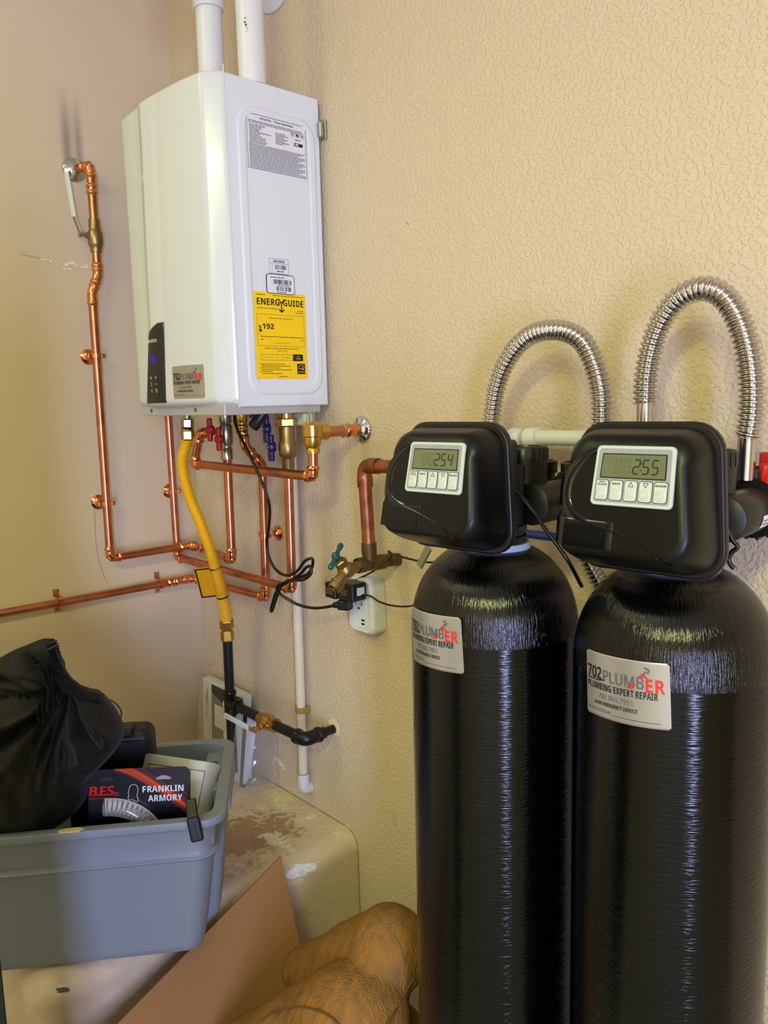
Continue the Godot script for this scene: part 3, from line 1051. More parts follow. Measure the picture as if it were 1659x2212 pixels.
func heater_labels(t: Node3D) -> void:
	var x0 := 0.6985
	var R := V3(0, 0, -1)
	var U := V3(0, 1, 0)
	var label := func(called: String, z0: float, z1: float, y0: float, y1: float, m: Material, note: String, lift0: float, r: float) -> Array:
		var mb := MB.new()
		var c := V3(x0, (y0 + y1) / 2, (z0 + z1) / 2)
		var w := absf(z1 - z0)
		var h := y1 - y0
		plate(mb, Transform3D(Basis(R, U, V3(1, 0, 0)), c), outline(-w / 2, w / 2, -h / 2, h / 2, r, 4), 0.0, lift0)
		var o := part(called, mb, m, t, note)
		var fm := flat_map(c + V3(lift0, 0, 0), R, U)
		var at := func(fx: float, fy: float) -> Vector2: return Vector2((fx - 0.5) * w, (0.5 - fy) * h)
		return [o, fm, at, w, h]
	# --- rating plate
	var q: Array = label.call("rating_label", 0.209, 0.052, 1.965, 2.077, M.paper, "white printed rating plate", 0.0012, 0.001)
	var fm: Callable = q[1]
	var at: Callable = q[2]
	var w: float = q[3]
	var h: float = q[4]
	var mb := MB.new()
	frame_lines(mb, -w / 2, -h / 2, w / 2, h / 2, 0.0009, fm)
	text(mb, "Rating Plate    *Plaque Signalétique", at.call(0.5, 0.06), 0.56 * w, 0.052 * h, fm)
	for k in 2:
		small_print(mb, at.call(0.03, 0).x, at.call(0.93, 0).x, at.call(0, 0.125 + 0.03 * k).y, 0.019 * h, fm)
	for k in 11:
		small_print(mb, at.call(0.04, 0).x, at.call(rng.randf_range(0.2, 0.42), 0).x, at.call(0, 0.20 + 0.032 * k).y, 0.02 * h, fm)
		if k > 2 and k < 10:
			small_print(mb, at.call(0.47, 0).x, at.call(rng.randf_range(0.6, 0.74), 0).x, at.call(0, 0.16 + 0.032 * k).y, 0.02 * h, fm)
	for k in 16:
		small_print(mb, at.call(0.03, 0).x, at.call([0.97, 0.92, 0.86, 0.97][k % 4], 0).x, at.call(0, 0.555 + 0.0275 * k).y, 0.018 * h, fm)
	for k in 3:
		var c: Vector2 = at.call(0.765 + 0.085 * k, 0.20)
		var ring := PackedVector2Array()
		for s in 17:
			ring.append(c + Vector2(cos(s * TAU / 16), sin(s * TAU / 16)) * 0.0052)
		stroke(mb, ring, 0.0006, fm)
		if k == 0:
			for s in 5:
				stroke(mb, PackedVector2Array([c, c + Vector2(sin(s * TAU / 5), cos(s * TAU / 5)) * 0.003]), 0.001, fm)
		elif k == 1:
			poly(mb, PackedVector2Array([c + Vector2(-0.004, -0.001), c + Vector2(0, -0.004), c + Vector2(0.004, -0.001), c + Vector2(0, 0.004)]), fm)
		else:
			text(mb, "KZ", c, 0.006, 0.004, fm)
	small_print(mb, at.call(0.81, 0).x, at.call(0.90, 0).x, at.call(0, 0.295).y, 0.026 * h, fm)
	rect(mb, at.call(0.79, 0).x, at.call(0, 0.415).y, at.call(0.94, 0).x, at.call(0, 0.355).y, fm)
	part("lettering", mb, M.ink, q[0])
	mb = MB.new()
	rect(mb, at.call(0.805, 0).x, at.call(0, 0.40).y, at.call(0.86, 0).x, at.call(0, 0.37).y, fm, 0.0008)
	part("lettering", mb, M.paper, q[0])
	# --- two bar-code labels
	q = label.call("barcode_label", 0.166, 0.114, 1.748, 1.780, M.paper, "small square white bar-code label", 0.0012, 0.0006)
	mb = MB.new()
	fm = q[1]; at = q[2]; w = q[3]; h = q[4]
	frame_lines(mb, -w / 2, -h / 2, w / 2, h / 2, 0.0005, fm)
	rect(mb, -w / 2, at.call(0, 0.335).y, w / 2, at.call(0, 0.32).y, fm)
	text(mb, "NAVIEN", at.call(0.5, 0.18), 0.58 * w, 0.17 * h, fm)
	for k in 26:
		if rng.randf() < 0.8:
			rect(mb, at.call(0.30 + 0.022 * k, 0).x, at.call(0, 0.72).y, at.call(0.30 + 0.022 * k + rng.randf_range(0.008, 0.018), 0).x, at.call(0, 0.42).y, fm)
	small_print(mb, at.call(0.38, 0).x, at.call(0.75, 0).x, at.call(0, 0.85).y, 0.09 * h, fm)
	rect(mb, at.call(0.13, 0).x, at.call(0, 0.92).y, at.call(0.14, 0).x, at.call(0, 0.34).y, fm)
	part("lettering", mb, M.ink, q[0])
	q = label.call("barcode_label", 0.1755, 0.0985, 1.703, 1.7465, M.navy, "white bar-code label with a rounded dark border", 0.0012, 0.007)
	fm = q[1]; at = q[2]; w = q[3]; h = q[4]
	mb = MB.new()
	plate(mb, Transform3D(Basis(R, U, V3(1, 0, 0)), fm.call(Vector2.ZERO, 0.0)), outline(-w / 2 + 0.0016, w / 2 - 0.0016, -h / 2 + 0.0016, h / 2 - 0.0016, 0.0056, 4), -0.0002, 0.0003)
	part("paper", mb, M.paper, q[0])
	mb = MB.new()
	for k in 40:
		if rng.randf() < 0.75:
			rect(mb, at.call(0.24 + 0.016 * k, 0).x, at.call(0, 0.50).y, at.call(0.24 + 0.016 * k + rng.randf_range(0.005, 0.013), 0).x, at.call(0, 0.27).y, fm, 0.0007)
	for k in 30:
		if absf(k - 8.5) > 1.0 and rng.randf() < 0.6:
			rect(mb, at.call(0.26 + 0.02 * k, 0).x, at.call(0, 0.83).y, at.call(0.26 + 0.02 * k + rng.randf_range(0.008, 0.02), 0).x, at.call(0, 0.62).y, fm, 0.0007)
	small_print(mb, at.call(0.40, 0).x, at.call(0.82, 0).x, at.call(0, 0.56).y, 0.05 * h, fm, 0.0007)
	small_print(mb, at.call(0.14, 0).x, at.call(0.62, 0).x, at.call(0, 0.17).y, 0.06 * h, fm, 0.0007)
	small_print(mb, at.call(0.36, 0).x, at.call(0.72, 0).x, at.call(0, 0.90).y, 0.06 * h, fm, 0.0007)
	part("lettering", mb, M.ink, q[0])
	# --- the yellow energy label
	q = label.call("energy_label", 0.211, 0.070, 1.515, 1.706, M.energy, "yellow energy guide label", 0.0010, 0.0006)
	fm = q[1]; at = q[2]; w = q[3]; h = q[4]
	mb = MB.new()
	small_print(mb, at.call(0.05, 0).x, at.call(0.21, 0).x, at.call(0, 0.035).y, 0.012 * h, fm)
	small_print(mb, at.call(0.36, 0).x, at.call(0.95, 0).x, at.call(0, 0.035).y, 0.010 * h, fm)
	text(mb, "ENERG", at.call(0.27, 0.112), 0.43 * w, 0.075 * h, fm)
	text(mb, "GUIDE", at.call(0.755, 0.112), 0.40 * w, 0.075 * h, fm)
	stroke(mb, PackedVector2Array([at.call(0.475, 0.075), at.call(0.52, 0.125), at.call(0.575, 0.075)]), 0.020 * w, fm)
	stroke(mb, PackedVector2Array([at.call(0.522, 0.12), at.call(0.522, 0.215)]), 0.020 * w, fm)
	stroke(mb, PackedVector2Array([at.call(0.48, 0.195), at.call(0.522, 0.220), at.call(0.565, 0.195)]), 0.022 * w, fm)
	small_print(mb, at.call(0.05, 0).x, at.call(0.45, 0).x, at.call(0, 0.188).y, 0.010 * h, fm)
	small_print(mb, at.call(0.83, 0).x, at.call(0.95, 0).x, at.call(0, 0.200).y, 0.010 * h, fm)
	small_print(mb, at.call(0.79, 0).x, at.call(0.95, 0).x, at.call(0, 0.222).y, 0.010 * h, fm)
	frame_lines(mb, at.call(0.04, 0).x, at.call(0, 0.62).y, at.call(0.955, 0).x, at.call(0, 0.255).y, 0.0005, fm)
	text(mb, "Estimated Yearly Energy Cost", at.call(0.50, 0.298), 0.46 * w, 0.022 * h, fm, 0.0005, "Droid Sans", 400)
	text(mb, "$", at.call(0.095, 0.405), 0.048 * w, 0.048 * h, fm)
	text(mb, "192", at.call(0.25, 0.393), 0.22 * w, 0.062 * h, fm)
	poly(mb, PackedVector2Array([at.call(0.065, 0.432), at.call(0.10, 0.468), at.call(0.14, 0.432)]), fm)
	rect(mb, at.call(0.105, 0).x, at.call(0, 0.515).y, at.call(0.925, 0).x, at.call(0, 0.509).y, fm)
	for k in 5:
		var fx := 0.105 + 0.205 * k
		rect(mb, at.call(fx, 0).x - 0.0003, at.call(0, 0.527).y, at.call(fx, 0).x + 0.0003, at.call(0, 0.48 if k == 0 else 0.512).y, fm)
	small_print(mb, at.call(0.10, 0).x, at.call(0.155, 0).x, at.call(0, 0.545).y, 0.012 * h, fm)
	small_print(mb, at.call(0.885, 0).x, at.call(0.93, 0).x, at.call(0, 0.545).y, 0.012 * h, fm)
	text(mb, "Cost Range of Similar Models", at.call(0.50, 0.585), 0.31 * w, 0.014 * h, fm, 0.0005, "Droid Sans", 400)
	text(mb, "Maximum Gallons Per Minute of Hot Water", at.call(0.5, 0.645), 0.65 * w, 0.020 * h, fm, 0.0005, "Droid Sans", 400)
	text(mb, "(GPM Rating)", at.call(0.5, 0.676), 0.18 * w, 0.018 * h, fm, 0.0005, "Droid Sans", 400)
	frame_lines(mb, at.call(0.085, 0).x, at.call(0, 0.785).y, at.call(0.91, 0).x, at.call(0, 0.715).y, 0.0005, fm)
	for fx in [0.295, 0.50, 0.705]:
		rect(mb, at.call(fx, 0).x - 0.00025, at.call(0, 0.785).y, at.call(fx, 0).x + 0.00025, at.call(0, 0.715).y, fm)
	rect(mb, at.call(0.71, 0).x, at.call(0, 0.79).y, at.call(0.91, 0).x, at.call(0, 0.71).y, fm)
	text(mb, "Very small", at.call(0.19, 0.75), 0.12 * w, 0.014 * h, fm, 0.0005, "Droid Sans", 400)
	text(mb, "Low", at.call(0.40, 0.75), 0.04 * w, 0.014 * h, fm, 0.0005, "Droid Sans", 400)
	text(mb, "Medium", at.call(0.60, 0.75), 0.09 * w, 0.014 * h, fm, 0.0005, "Droid Sans", 400)
	for k in 6:
		small_print(mb, at.call(0.06 if k % 2 == 0 else 0.09, 0).x, at.call([0.55, 0.66, 0.45, 0.67, 0.30, 0.48][k], 0).x, at.call(0, 0.83 + 0.022 * k).y, 0.011 * h, fm)
	small_print(mb, at.call(0.42, 0).x, at.call(0.58, 0).x, at.call(0, 0.975).y, 0.012 * h, fm)
	rect(mb, at.call(0.785, 0).x, at.call(0, 0.945).y, at.call(0.945, 0).x, at.call(0, 0.82).y, fm)
	part("lettering", mb, M.energy_ink, q[0])
	mb = MB.new()
	text(mb, "High", at.call(0.81, 0.738), 0.05 * w, 0.013 * h, fm, 0.0008)
	text(mb, "5.0 GPM", at.call(0.81, 0.762), 0.09 * w, 0.013 * h, fm, 0.0008)
	var arc := PackedVector2Array()
	for k in 9:
		arc.append(at.call(0.865, 0.885) + Vector2(cos(PI * (0.12 + 0.095 * k)), sin(PI * (0.12 + 0.095 * k))) * 0.0095)
	stroke(mb, arc, 0.0008, fm, 0.0008)
	text(mb, "energy", at.call(0.845, 0.880), 0.10 * w, 0.016 * h, fm, 0.0008, "Droid Sans", 400, 0.3)
	poly(mb, PackedVector2Array([at.call(0.885, 0.895), at.call(0.90, 0.855), at.call(0.915, 0.895)]), fm, 0.0008)
	rect(mb, at.call(0.785, 0).x, at.call(0, 0.922).y, at.call(0.945, 0).x, at.call(0, 0.917).y, fm, 0.0008)
	part("lettering", mb, M.energy, q[0])
	# --- the plumber's sticker on the front
	var fmap := func(p: Vector2, l: float) -> Vector3: return V3(0.571 + p.x, 1.5125 + p.y, hz(0.571 + p.x) + l)
	service_sticker(t, fmap, 0.122, 0.074)

func heater_underside(t: Node3D) -> void:
	# grey drain plug, navy cap and the clear trap beside the cold inlet
	turned(t, "drain_plug", V3(0.617, 1.405, 0.175), V3(0.55, 0.75, -0.35), [Vector2(0.006, 0.006), Vector2(0.006, 0), Vector2(0.013, 0), Vector2(0.014, 0.004), Vector2(0.0125, 0.05), Vector2(0.009, 0.055), Vector2(0, 0.055)], M.black_plastic)
	turned(t, "inlet_cap", V3(0.518, 1.425, 0.10), Vector3.UP, [Vector2(0, 0), Vector2(0.018, 0), Vector2(0.019, 0.012), Vector2(0.012, 0.016), Vector2(0.012, 0.03)], M.blue_plastic)
	var mb := MB.new()
	box(mb, V3(0.64, 1.405, 0.045), V3(0.685, 1.437, 0.075), 0.006, 3)
	part("trap", mb, M.pex, t)

# ------------------------------------------------------------------ pipes

func build_vents() -> void:
	var r := 0.0302
	var a := thing("vent_pipe", "white plastic vent pipe with a collar, left of the two above the heater", "vent pipe", V3(0.497, 2.147, 0.165), "vent pipes above the heater")
	var mb := MB.new()
	lathe(mb, Transform3D(Basis(), V3(0.497, 2.148, 0.165)), [Vector2(0, 0), Vector2(r, 0), Vector2(r, 0.24)], 32)
	part("pipe", mb, M.pvc, a)
	mb = MB.new()
	lathe(mb, Transform3D(Basis(), V3(0.497, 2.361, 0.165)), [Vector2(r, 0), Vector2(r + 0.0045, 0), Vector2(r + 0.0055, 0.002), Vector2(r + 0.0055, 0.055), Vector2(r + 0.004, 0.11), Vector2(0, 0.12)], 32)
	cyl(mb, V3(0.497, 2.432, 0.165), V3(0.497, 2.432, 0.32), r + 0.005, 28, 0.002)
	part("elbow", mb, M.pvc, a)
	mb = MB.new()
	cyl(mb, V3(0.497, 2.446, 0.165), V3(0.53, 2.475, 0.008), r, 28)
	lathe(mb, frame_at(V3(0.53, 2.475, 0.001), V3(0, 0, 1)), [Vector2(0, 0), Vector2(0.082, 0), Vector2(0.082, 0.004), Vector2(0.07, 0.012), Vector2(r, 0.016), Vector2(0, 0.016)], 36)
	part("wall_flange", mb, M.pvc, a)
	var b := thing("vent_pipe", "white plastic vent pipe with a dark scuff, right of the two above the heater", "vent pipe", V3(0.665, 2.147, 0.165), "vent pipes above the heater")
	mb = MB.new()
	lathe(mb, Transform3D(Basis(), V3(0.665, 2.148, 0.165)), [Vector2(0, 0), Vector2(r, 0), Vector2(r, 0.5), Vector2(0, 0.5)], 32)
	part("pipe", mb, M.pvc, b)
	mb = MB.new()
	var cm := func(p: Vector2, l: float) -> Vector3: return V3(0.665 + (r + l) * cos(0.92 - p.x / r), 2.262 + p.y, 0.165 + (r + l) * sin(0.92 - p.x / r))
	for q in [[0.0, 0.012, 0.0022], [-0.002, 0.004, 0.003], [0.001, -0.002, 0.0035], [0.004, -0.009, 0.0016], [0.0025, -0.014, 0.0012]]:
		var o := PackedVector2Array()
		for k in 7:
			o.append(Vector2(q[0], q[1]) + Vector2(cos(k * TAU / 7), sin(k * TAU / 7)) * q[2] * rng.randf_range(0.5, 1.1))
		poly(mb, o, cm, 0.0003)
	part("scuff", mb, M.grey_ink, b, "dark scuff mark")

func build_copper() -> void:
	var r := 0.0112
	# --- hot line: wall, ball valve, along the left wall, round the corner and up to the heater
	var t := thing("hot_water_pipe", "copper pipe with white-levered ball valve, down the left wall and round to the red valve", "copper pipe", V3(0.0, 1.036, 0.30))
	turned(t, "escutcheon", V3(0.0005, 2.095, 0.306), V3(1, 0, 0), [Vector2(0, 0), Vector2(0.032, 0.0), Vector2(0.032, 0.002), Vector2(0.028, 0.007), Vector2(0.018, 0.011), Vector2(0.014, 0.016), Vector2(0, 0.016)], M.chrome, 32)
	pipe_run(t, [V3(0.001, 2.095, 0.306), V3(0.058, 2.098, 0.285), V3(0.058, 1.815, 0.285), V3(0.058, 1.765, 0.305), V3(0.058, 1.038, 0.308), V3(0.058, 1.038, 0.062), V3(0.115, 1.040, 0.052), V3(0.40, 1.050, 0.120), V3(0.403, 1.325, 0.120)], r, M.copper, M.copper_bright, 0.032, 0.026)
	coupling(t, V3(0.058, 2.052, 0.285), V3(0.058, 2.022, 0.285), r, M.copper_bright)
	coupling(t, V3(0.058, 1.845, 0.285), V3(0.058, 1.822, 0.285), r, M.copper_bright)
	turned(t, "ball_valve", V3(0.058, 1.875, 0.285), Vector3.UP, [Vector2(r, 0), Vector2(0.0145, 0), Vector2(0.0145, 0.012), Vector2(0.016, 0.014), Vector2(0.0195, 0.022), Vector2(0.0195, 0.050), Vector2(0.016, 0.056), Vector2(0.0145, 0.060), Vector2(0.0145, 0.085), Vector2(r, 0.085)], M.brass_dull)
	turned(t, "valve_stem", V3(0.058, 1.915, 0.300), V3(0.0, 0.15, 1), [Vector2(0, 0), Vector2(0.008, 0), Vector2(0.008, 0.012), Vector2(0.0055, 0.013), Vector2(0.0055, 0.022), Vector2(0.009, 0.022), Vector2(0.009, 0.028), Vector2(0, 0.029)], M.nickel)
	lever(t, V3(0.058, 1.918, 0.323), V3(0.058, 1.962, 0.338), V3(0.058, 2.066, 0.349), V3(1, 0, 0), 0.018, M.nickel, M.pvc)
	# red isolation valve under the heater
	turned(t, "valve_body", V3(0.403, 1.318, 0.120), Vector3.UP, [Vector2(r, 0), Vector2(0.0150, 0), Vector2(0.0150, 0.026), Vector2(0.0125, 0.028), Vector2(0.0125, 0.036), Vector2(0.0175, 0.042), Vector2(0.0175, 0.085), Vector2(0.0125, 0.092), Vector2(0.0165, 0.096), Vector2(0.0165, 0.118), Vector2(0.012, 0.12), Vector2(0.012, 0.135)], M.nickel)
	for q in [[V3(0.418, 1.372, 0.143), 0.0], [V3(0.388, 1.396, 0.150), 0.15]]:
		var mb := MB.new()
		var c: Vector3 = q[0]
		cyl(mb, c, c + V3(0.004, 0.0, 0.016), 0.0125, 18, 0.003)
		box(mb, c + V3(-0.006, -0.030, 0.004), c + V3(0.010, 0.030, 0.015), 0.004, 2)
		part("valve_handle", mb, M.red_plastic, t, "red tee handle")
	# --- cold line
	t = thing("cold_water_pipe", "copper pipe dropping in the corner, crossing right and rising to the blue valve", "copper pipe", V3(0.028, 1.003, 0.086))
	pipe_run(t, [V3(0.001, 1.80, 0.09), V3(0.028, 1.80, 0.09), V3(0.028, 1.002, 0.086), V3(0.643, 1.006, 0.100), V3(0.648, 1.31, 0.100)], r, M.copper, M.copper_bright, 0.03, 0.022)
	turned(t, "valve_body", V3(0.648, 1.300, 0.100), Vector3.UP, [Vector2(r, 0), Vector2(0.0150, 0), Vector2(0.0150, 0.026), Vector2(0.0165, 0.030), Vector2(0.0215, 0.034), Vector2(0.0215, 0.066), Vector2(0.0185, 0.070), Vector2(0.0185, 0.100), Vector2(0.0165, 0.106), Vector2(0.0165, 0.122)], M.brass_dull)
	var mb2 := MB.new()
	hexnut(mb2, V3(0.648, 1.404, 0.100), V3(0.648, 1.424, 0.100), 0.026)
	cyl(mb2, V3(0.648, 1.424, 0.100), V3(0.648, 1.440, 0.100), 0.018, 20)
	part("union_nut", mb2, M.brass, t)
	for q in [[V3(0.628, 1.356, 0.121), 0.0], [V3(0.612, 1.400, 0.122), 0.2]]:
		var mb := MB.new()
		var c: Vector3 = q[0]
		cyl(mb, c, c + V3(-0.008, 0.0, 0.016), 0.0135, 18, 0.003)
		box(mb, c + V3(-0.014, -0.034, 0.004), c + V3(0.004, 0.030, 0.015), 0.004, 2)
		part("valve_handle", mb, M.blue_plastic, t, "blue tee handle")
		mb = MB.new()
		cyl(mb, c + V3(-0.008, 0, 0.015), c + V3(-0.009, 0, 0.018), 0.005, 12)
		part("handle_screw", mb, M.brass, t)
	# --- return line low on the left wall
	t = thing("return_pipe", "lowest copper pipe, strapped along the left wall and rising close to the right wall", "copper pipe", V3(0.03, 0.93, 0.06))
	pipe_run(t, [V3(0.030, 0.930, 1.3), V3(0.030, 0.930, 0.075), V3(0.050, 0.933, 0.046), V3(0.443, 0.940, 0.045), V3(0.452, 1.300, 0.045), V3(0.452, 1.352, 0.095), V3(0.450, 1.440, 0.100)], r, M.copper, M.copper_bright, 0.030, 0.022)
	coupling(t, V3(0.030, 0.930, 0.128), V3(0.030, 0.930, 0.100), r, M.copper_bright)
	coupling(t, V3(0.090, 0.933, 0.046), V3(0.120, 0.933, 0.046), r, M.copper_bright)
	turned(t, "inlet_fitting", V3(0.450, 1.385, 0.100), Vector3.UP, [Vector2(r, 0), Vector2(0.0155, 0), Vector2(0.0155, 0.006), Vector2(0.0135, 0.008), Vector2(0.0135, 0.012), Vector2(0.0160, 0.014), Vector2(0.0160, 0.020), Vector2(0.0135, 0.022), Vector2(0.0135, 0.028), Vector2(0.0160, 0.030), Vector2(0.0160, 0.055)], M.brass)
	strap(V3(0.030, 0.930, 0.446), V3(1, 0, 0), V3(0, 0, 1), r, M.copper_bright, M.crack, "copper two-hole strap on the lowest pipe, the one farther from the room corner")
	strap(V3(0.030, 0.930, 0.145), V3(1, 0, 0), V3(0, 0, 1), r, M.copper_bright, M.crack, "copper two-hole strap on the lowest pipe, the one beside the yellow tag")
	hanger(V3(0.058, 1.600, 0.3055), V3(0.0005, 1.600, 0.3055), r, "copper bell hanger halfway up the left riser")
	hanger(V3(0.058, 1.193, 0.3073), V3(0.0005, 1.193, 0.3073), r, "copper bell hanger near the foot of the left riser")
	hanger(V3(0.028, 1.204, 0.0866), V3(0.0005, 1.204, 0.0866), r, "copper bell hanger on the corner riser behind the yellow hose")
	hanger(V3(0.4485, 1.112, 0.045), V3(0.4485, 1.112, 0.0005), r, "copper bell hanger on the riser behind the black cord")
	# --- relief line
	t = thing("relief_pipe", "copper relief pipe crossing under the heater to a brass relief valve and chrome wall plate", "copper pipe", V3(0.809, 1.296, 0.15))
	pipe_run(t, [V3(0.382, 1.392, 0.146), V3(0.338, 1.384, 0.160), V3(0.300, 1.304, 0.160), V3(0.809, 1.297, 0.148), V3(0.809, 1.36, 0.146)], r, M.copper, M.copper_bright, 0.024, 0.016)
	turned(t, "relief_valve", V3(0.809, 1.348, 0.146), Vector3.UP, [Vector2(r, 0), Vector2(0.0155, 0), Vector2(0.0155, 0.010), Vector2(0.0140, 0.012), Vector2(0.0195, 0.022), Vector2(0.0195, 0.036), Vector2(0.0235, 0.038), Vector2(0.0235, 0.062), Vector2(0.020, 0.064), Vector2(0.017, 0.069), Vector2(0, 0.07)], M.brass)
	turned(t, "valve_outlet", V3(0.809, 1.394, 0.130), V3(0, 0, -1), [Vector2(0.016, 0), Vector2(0.017, 0.008), Vector2(0.0185, 0.016), Vector2(0.0185, 0.022), Vector2(0.012, 0.022)], M.brass)
	mb2 = MB.new()
	for z in [0.141, 0.151]:
		box(mb2, V3(0.806, 1.414, z - 0.0012), V3(0.812, 1.441, z + 0.0012), 0.0008, 1)
	box(mb2, V3(0.8065, 1.436, 0.137), V3(0.8115, 1.4385, 0.154), 0.0008, 1)
	part("test_lever", mb2, M.nickel, t)
	mb2 = MB.new()
	cyl(mb2, V3(0.809, 1.394, 0.112), V3(0.809, 1.394, 0.002), 0.0125, 22)
	part("pipe", mb2, M.copper, t)
	coupling(t, V3(0.809, 1.394, 0.052), V3(0.809, 1.394, 0.014), 0.0125, M.copper_bright)
	mb2 = MB.new()
	lathe(mb2, frame_at(V3(0.809, 1.394, 0.056), V3(0, 0, 1)), [Vector2(0.0125, 0), Vector2(0.0155, 0.001), Vector2(0.0155, 0.003), Vector2(0.0125, 0.004)], 20)
	part("solder_ring", mb2, M.galv, t)
	turned(t, "escutcheon", V3(0.809, 1.394, 0.0005), V3(0, 0, 1), [Vector2(0, 0), Vector2(0.032, 0), Vector2(0.032, 0.002), Vector2(0.028, 0.007), Vector2(0.020, 0.010), Vector2(0.016, 0.016), Vector2(0, 0.016)], M.chrome, 32)
	# --- condensate pipe
	t = thing("condensate_pipe", "slim cream plastic condensate pipe standing against the right wall", "drain pipe", V3(0.546, 0.425, 0.02))
	mb2 = MB.new()
	cyl(mb2, V3(0.546, 0.425, 0.020), V3(0.553, 1.44, 0.020), 0.0125, 22)
	part("pipe", mb2, M.pvc_cream, t)
	mb2 = MB.new()
	sweep(mb2, fillet([V3(0.546, 0.462, 0.020), V3(0.546, 0.420, 0.020), V3(0.546, 0.416, 0.0)], 0.02, 6), 0.0155, 20)
	part("elbow", mb2, M.pvc, t)
	mb2 = MB.new()
	lathe(mb2, Transform3D(Basis(), V3(0.546, 0.460, 0.020)), [Vector2(0.0125, 0), Vector2(0.0142, 0), Vector2(0.0142, 0.004), Vector2(0.0125, 0.004)], 20)
	part("glue_ring", mb2, M.tan, t)
	strap(V3(0.547, 0.645, 0.020), V3(0, 0, 1), V3(0, 1, 0), 0.0125, M.tan, M.crack, "tan one-hole strap on the slim cream condensate pipe", false)

func build_gas() -> void:
	var t := thing("gas_hose", "yellow corrugated gas hose with brass nuts and a black-bordered tag", "gas hose", V3(0.312, 0.80, 0.095))
	var path := curve([V3(0.290, 1.375, 0.170), V3(0.268, 1.306, 0.178), V3(0.291, 1.220, 0.176), V3(0.329, 1.147, 0.168), V3(0.358, 1.047, 0.152), V3(0.349, 0.945, 0.126), V3(0.331, 0.885, 0.106), V3(0.318, 0.862, 0.098)], 0.01)
	part("hose", ribbed(path, 0.0136, 0.0011, 0.0044, 18), M.yellow_hose, t)
	var mb := MB.new()
	hexnut(mb, V3(0.290, 1.368, 0.170), V3(0.292, 1.396, 0.170), 0.0185)
	cyl(mb, V3(0.292, 1.396, 0.170), V3(0.293, 1.400, 0.170), 0.0165, 20)
	part("nut", mb, M.brass, t)
	mb = MB.new()
	hexnut(mb, V3(0.293, 1.400, 0.170), V3(0.294, 1.425, 0.170), 0.0165)
	cyl(mb, V3(0.294, 1.425, 0.170), V3(0.294, 1.440, 0.170), 0.010, 16)
	part("adapter", mb, M.nickel, t)
	mb = MB.new()
	hexnut(mb, V3(0.318, 0.866, 0.098), V3(0.3135, 0.836, 0.0955), 0.0195)
	part("nut", mb, M.brass, t)
	mb = MB.new()
	hexnut(mb, V3(0.3135, 0.832, 0.0955), V3(0.3125, 0.802, 0.095), 0.0185)
	cyl(mb, V3(0.3135, 0.836, 0.0955), V3(0.3135, 0.831, 0.0955), 0.013, 16)
	part("adapter", mb, M.brass, t)
	# the tag sleeve and its flag
	var a := V3(0.357, 1.030, 0.148)
	var b := V3(0.349, 0.942, 0.125)
	mb = MB.new()
	cyl(mb, a, b, 0.0158, 20)
	var tg := part("tag_sleeve", mb, M.yellow_tag, t)
	for k in [0.02, 0.98]:
		mb = MB.new()
		var c := a.lerp(b, k)
		cyl(mb, c, c + (b - a).normalized() * 0.004, 0.0163, 20)
		part("black_band", mb, M.ink, tg)
	var up := (a - b).normalized()
	var left := V3(-0.72, 0.0, 0.69)
	left = (left - up * left.dot(up)).normalized()
	var o := (a + b) / 2 + left * 0.030
	var h := a.distance_to(b) / 2
	var xf := Transform3D(Basis(-left, up, (-left).cross(up)), o)
	mb = MB.new()
	plate(mb, xf, outline(-0.030, 0.020, -h, h, 0.0008, 1), -0.0008, 0.0008)
	part("flag", mb, M.yellow_tag, tg)
	var fm := flat_map(o, -left, up)
	mb = MB.new()
	for l in [0.0012]:
		rect(mb, -0.0280, -h + 0.002, -0.0235, h - 0.002, fm, l)
		rect(mb, -0.0280, -h + 0.002, 0.018, -h + 0.006, fm, l)
		rect(mb, -0.0280, h - 0.006, 0.018, h - 0.002, fm, l)
	part("border", mb, M.ink, tg)
	# --- black iron gas pipe
	t = thing("gas_pipe", "black iron gas pipe with a tee and brass ball valve, ending in the right wall", "gas pipe", V3(0.312, 0.41, 0.095))
	mb = MB.new()
	cyl(mb, V3(0.3125, 0.806, 0.095), V3(0.309, 0.64, 0.095), 0.0135, 20)
	part("pipe", mb, M.iron, t)
	mb = MB.new()
	cyl(mb, V3(0.308, 0.60, 0.095), V3(0.305, 0.41, 0.095), 0.0135, 20)
	part("pipe", mb, M.iron, t)
	mb = MB.new()
	var band := [Vector2(0.0135, 0), Vector2(0.0185, 0), Vector2(0.0195, 0.003), Vector2(0.0195, 0.009), Vector2(0.0168, 0.012)]
	lathe(mb, frame_at(V3(0.308, 0.582, 0.095), Vector3.UP), band + [Vector2(0.0168, 0.060), Vector2(0.0195, 0.063), Vector2(0.0195, 0.069), Vector2(0.0185, 0.072), Vector2(0.0135, 0.072)], 24)
	lathe(mb, frame_at(V3(0.352, 0.618, 0.095), V3(-1, 0, 0)), band + [Vector2(0.0168, 0.044)], 24)
	part("tee", mb, M.iron, t)
	mb = MB.new()
	cyl(mb, V3(0.346, 0.618, 0.095), V3(0.470, 0.618, 0.095), 0.0135, 20)
	part("pipe", mb, M.iron, t)
	mb = MB.new()
	cyl(mb, V3(0.535, 0.618, 0.095), V3(0.635, 0.619, 0.093), 0.0135, 20)
	part("pipe", mb, M.iron, t)
	turned(t, "ball_valve", V3(0.464, 0.618, 0.095), V3(1, 0, 0), [Vector2(0.0135, 0), Vector2(0.0175, 0), Vector2(0.0175, 0.014), Vector2(0.0215, 0.022), Vector2(0.0225, 0.038), Vector2(0.0195, 0.048), Vector2(0.0185, 0.056), Vector2(0.0195, 0.058), Vector2(0.0195, 0.072), Vector2(0.0135, 0.073)], M.brass)
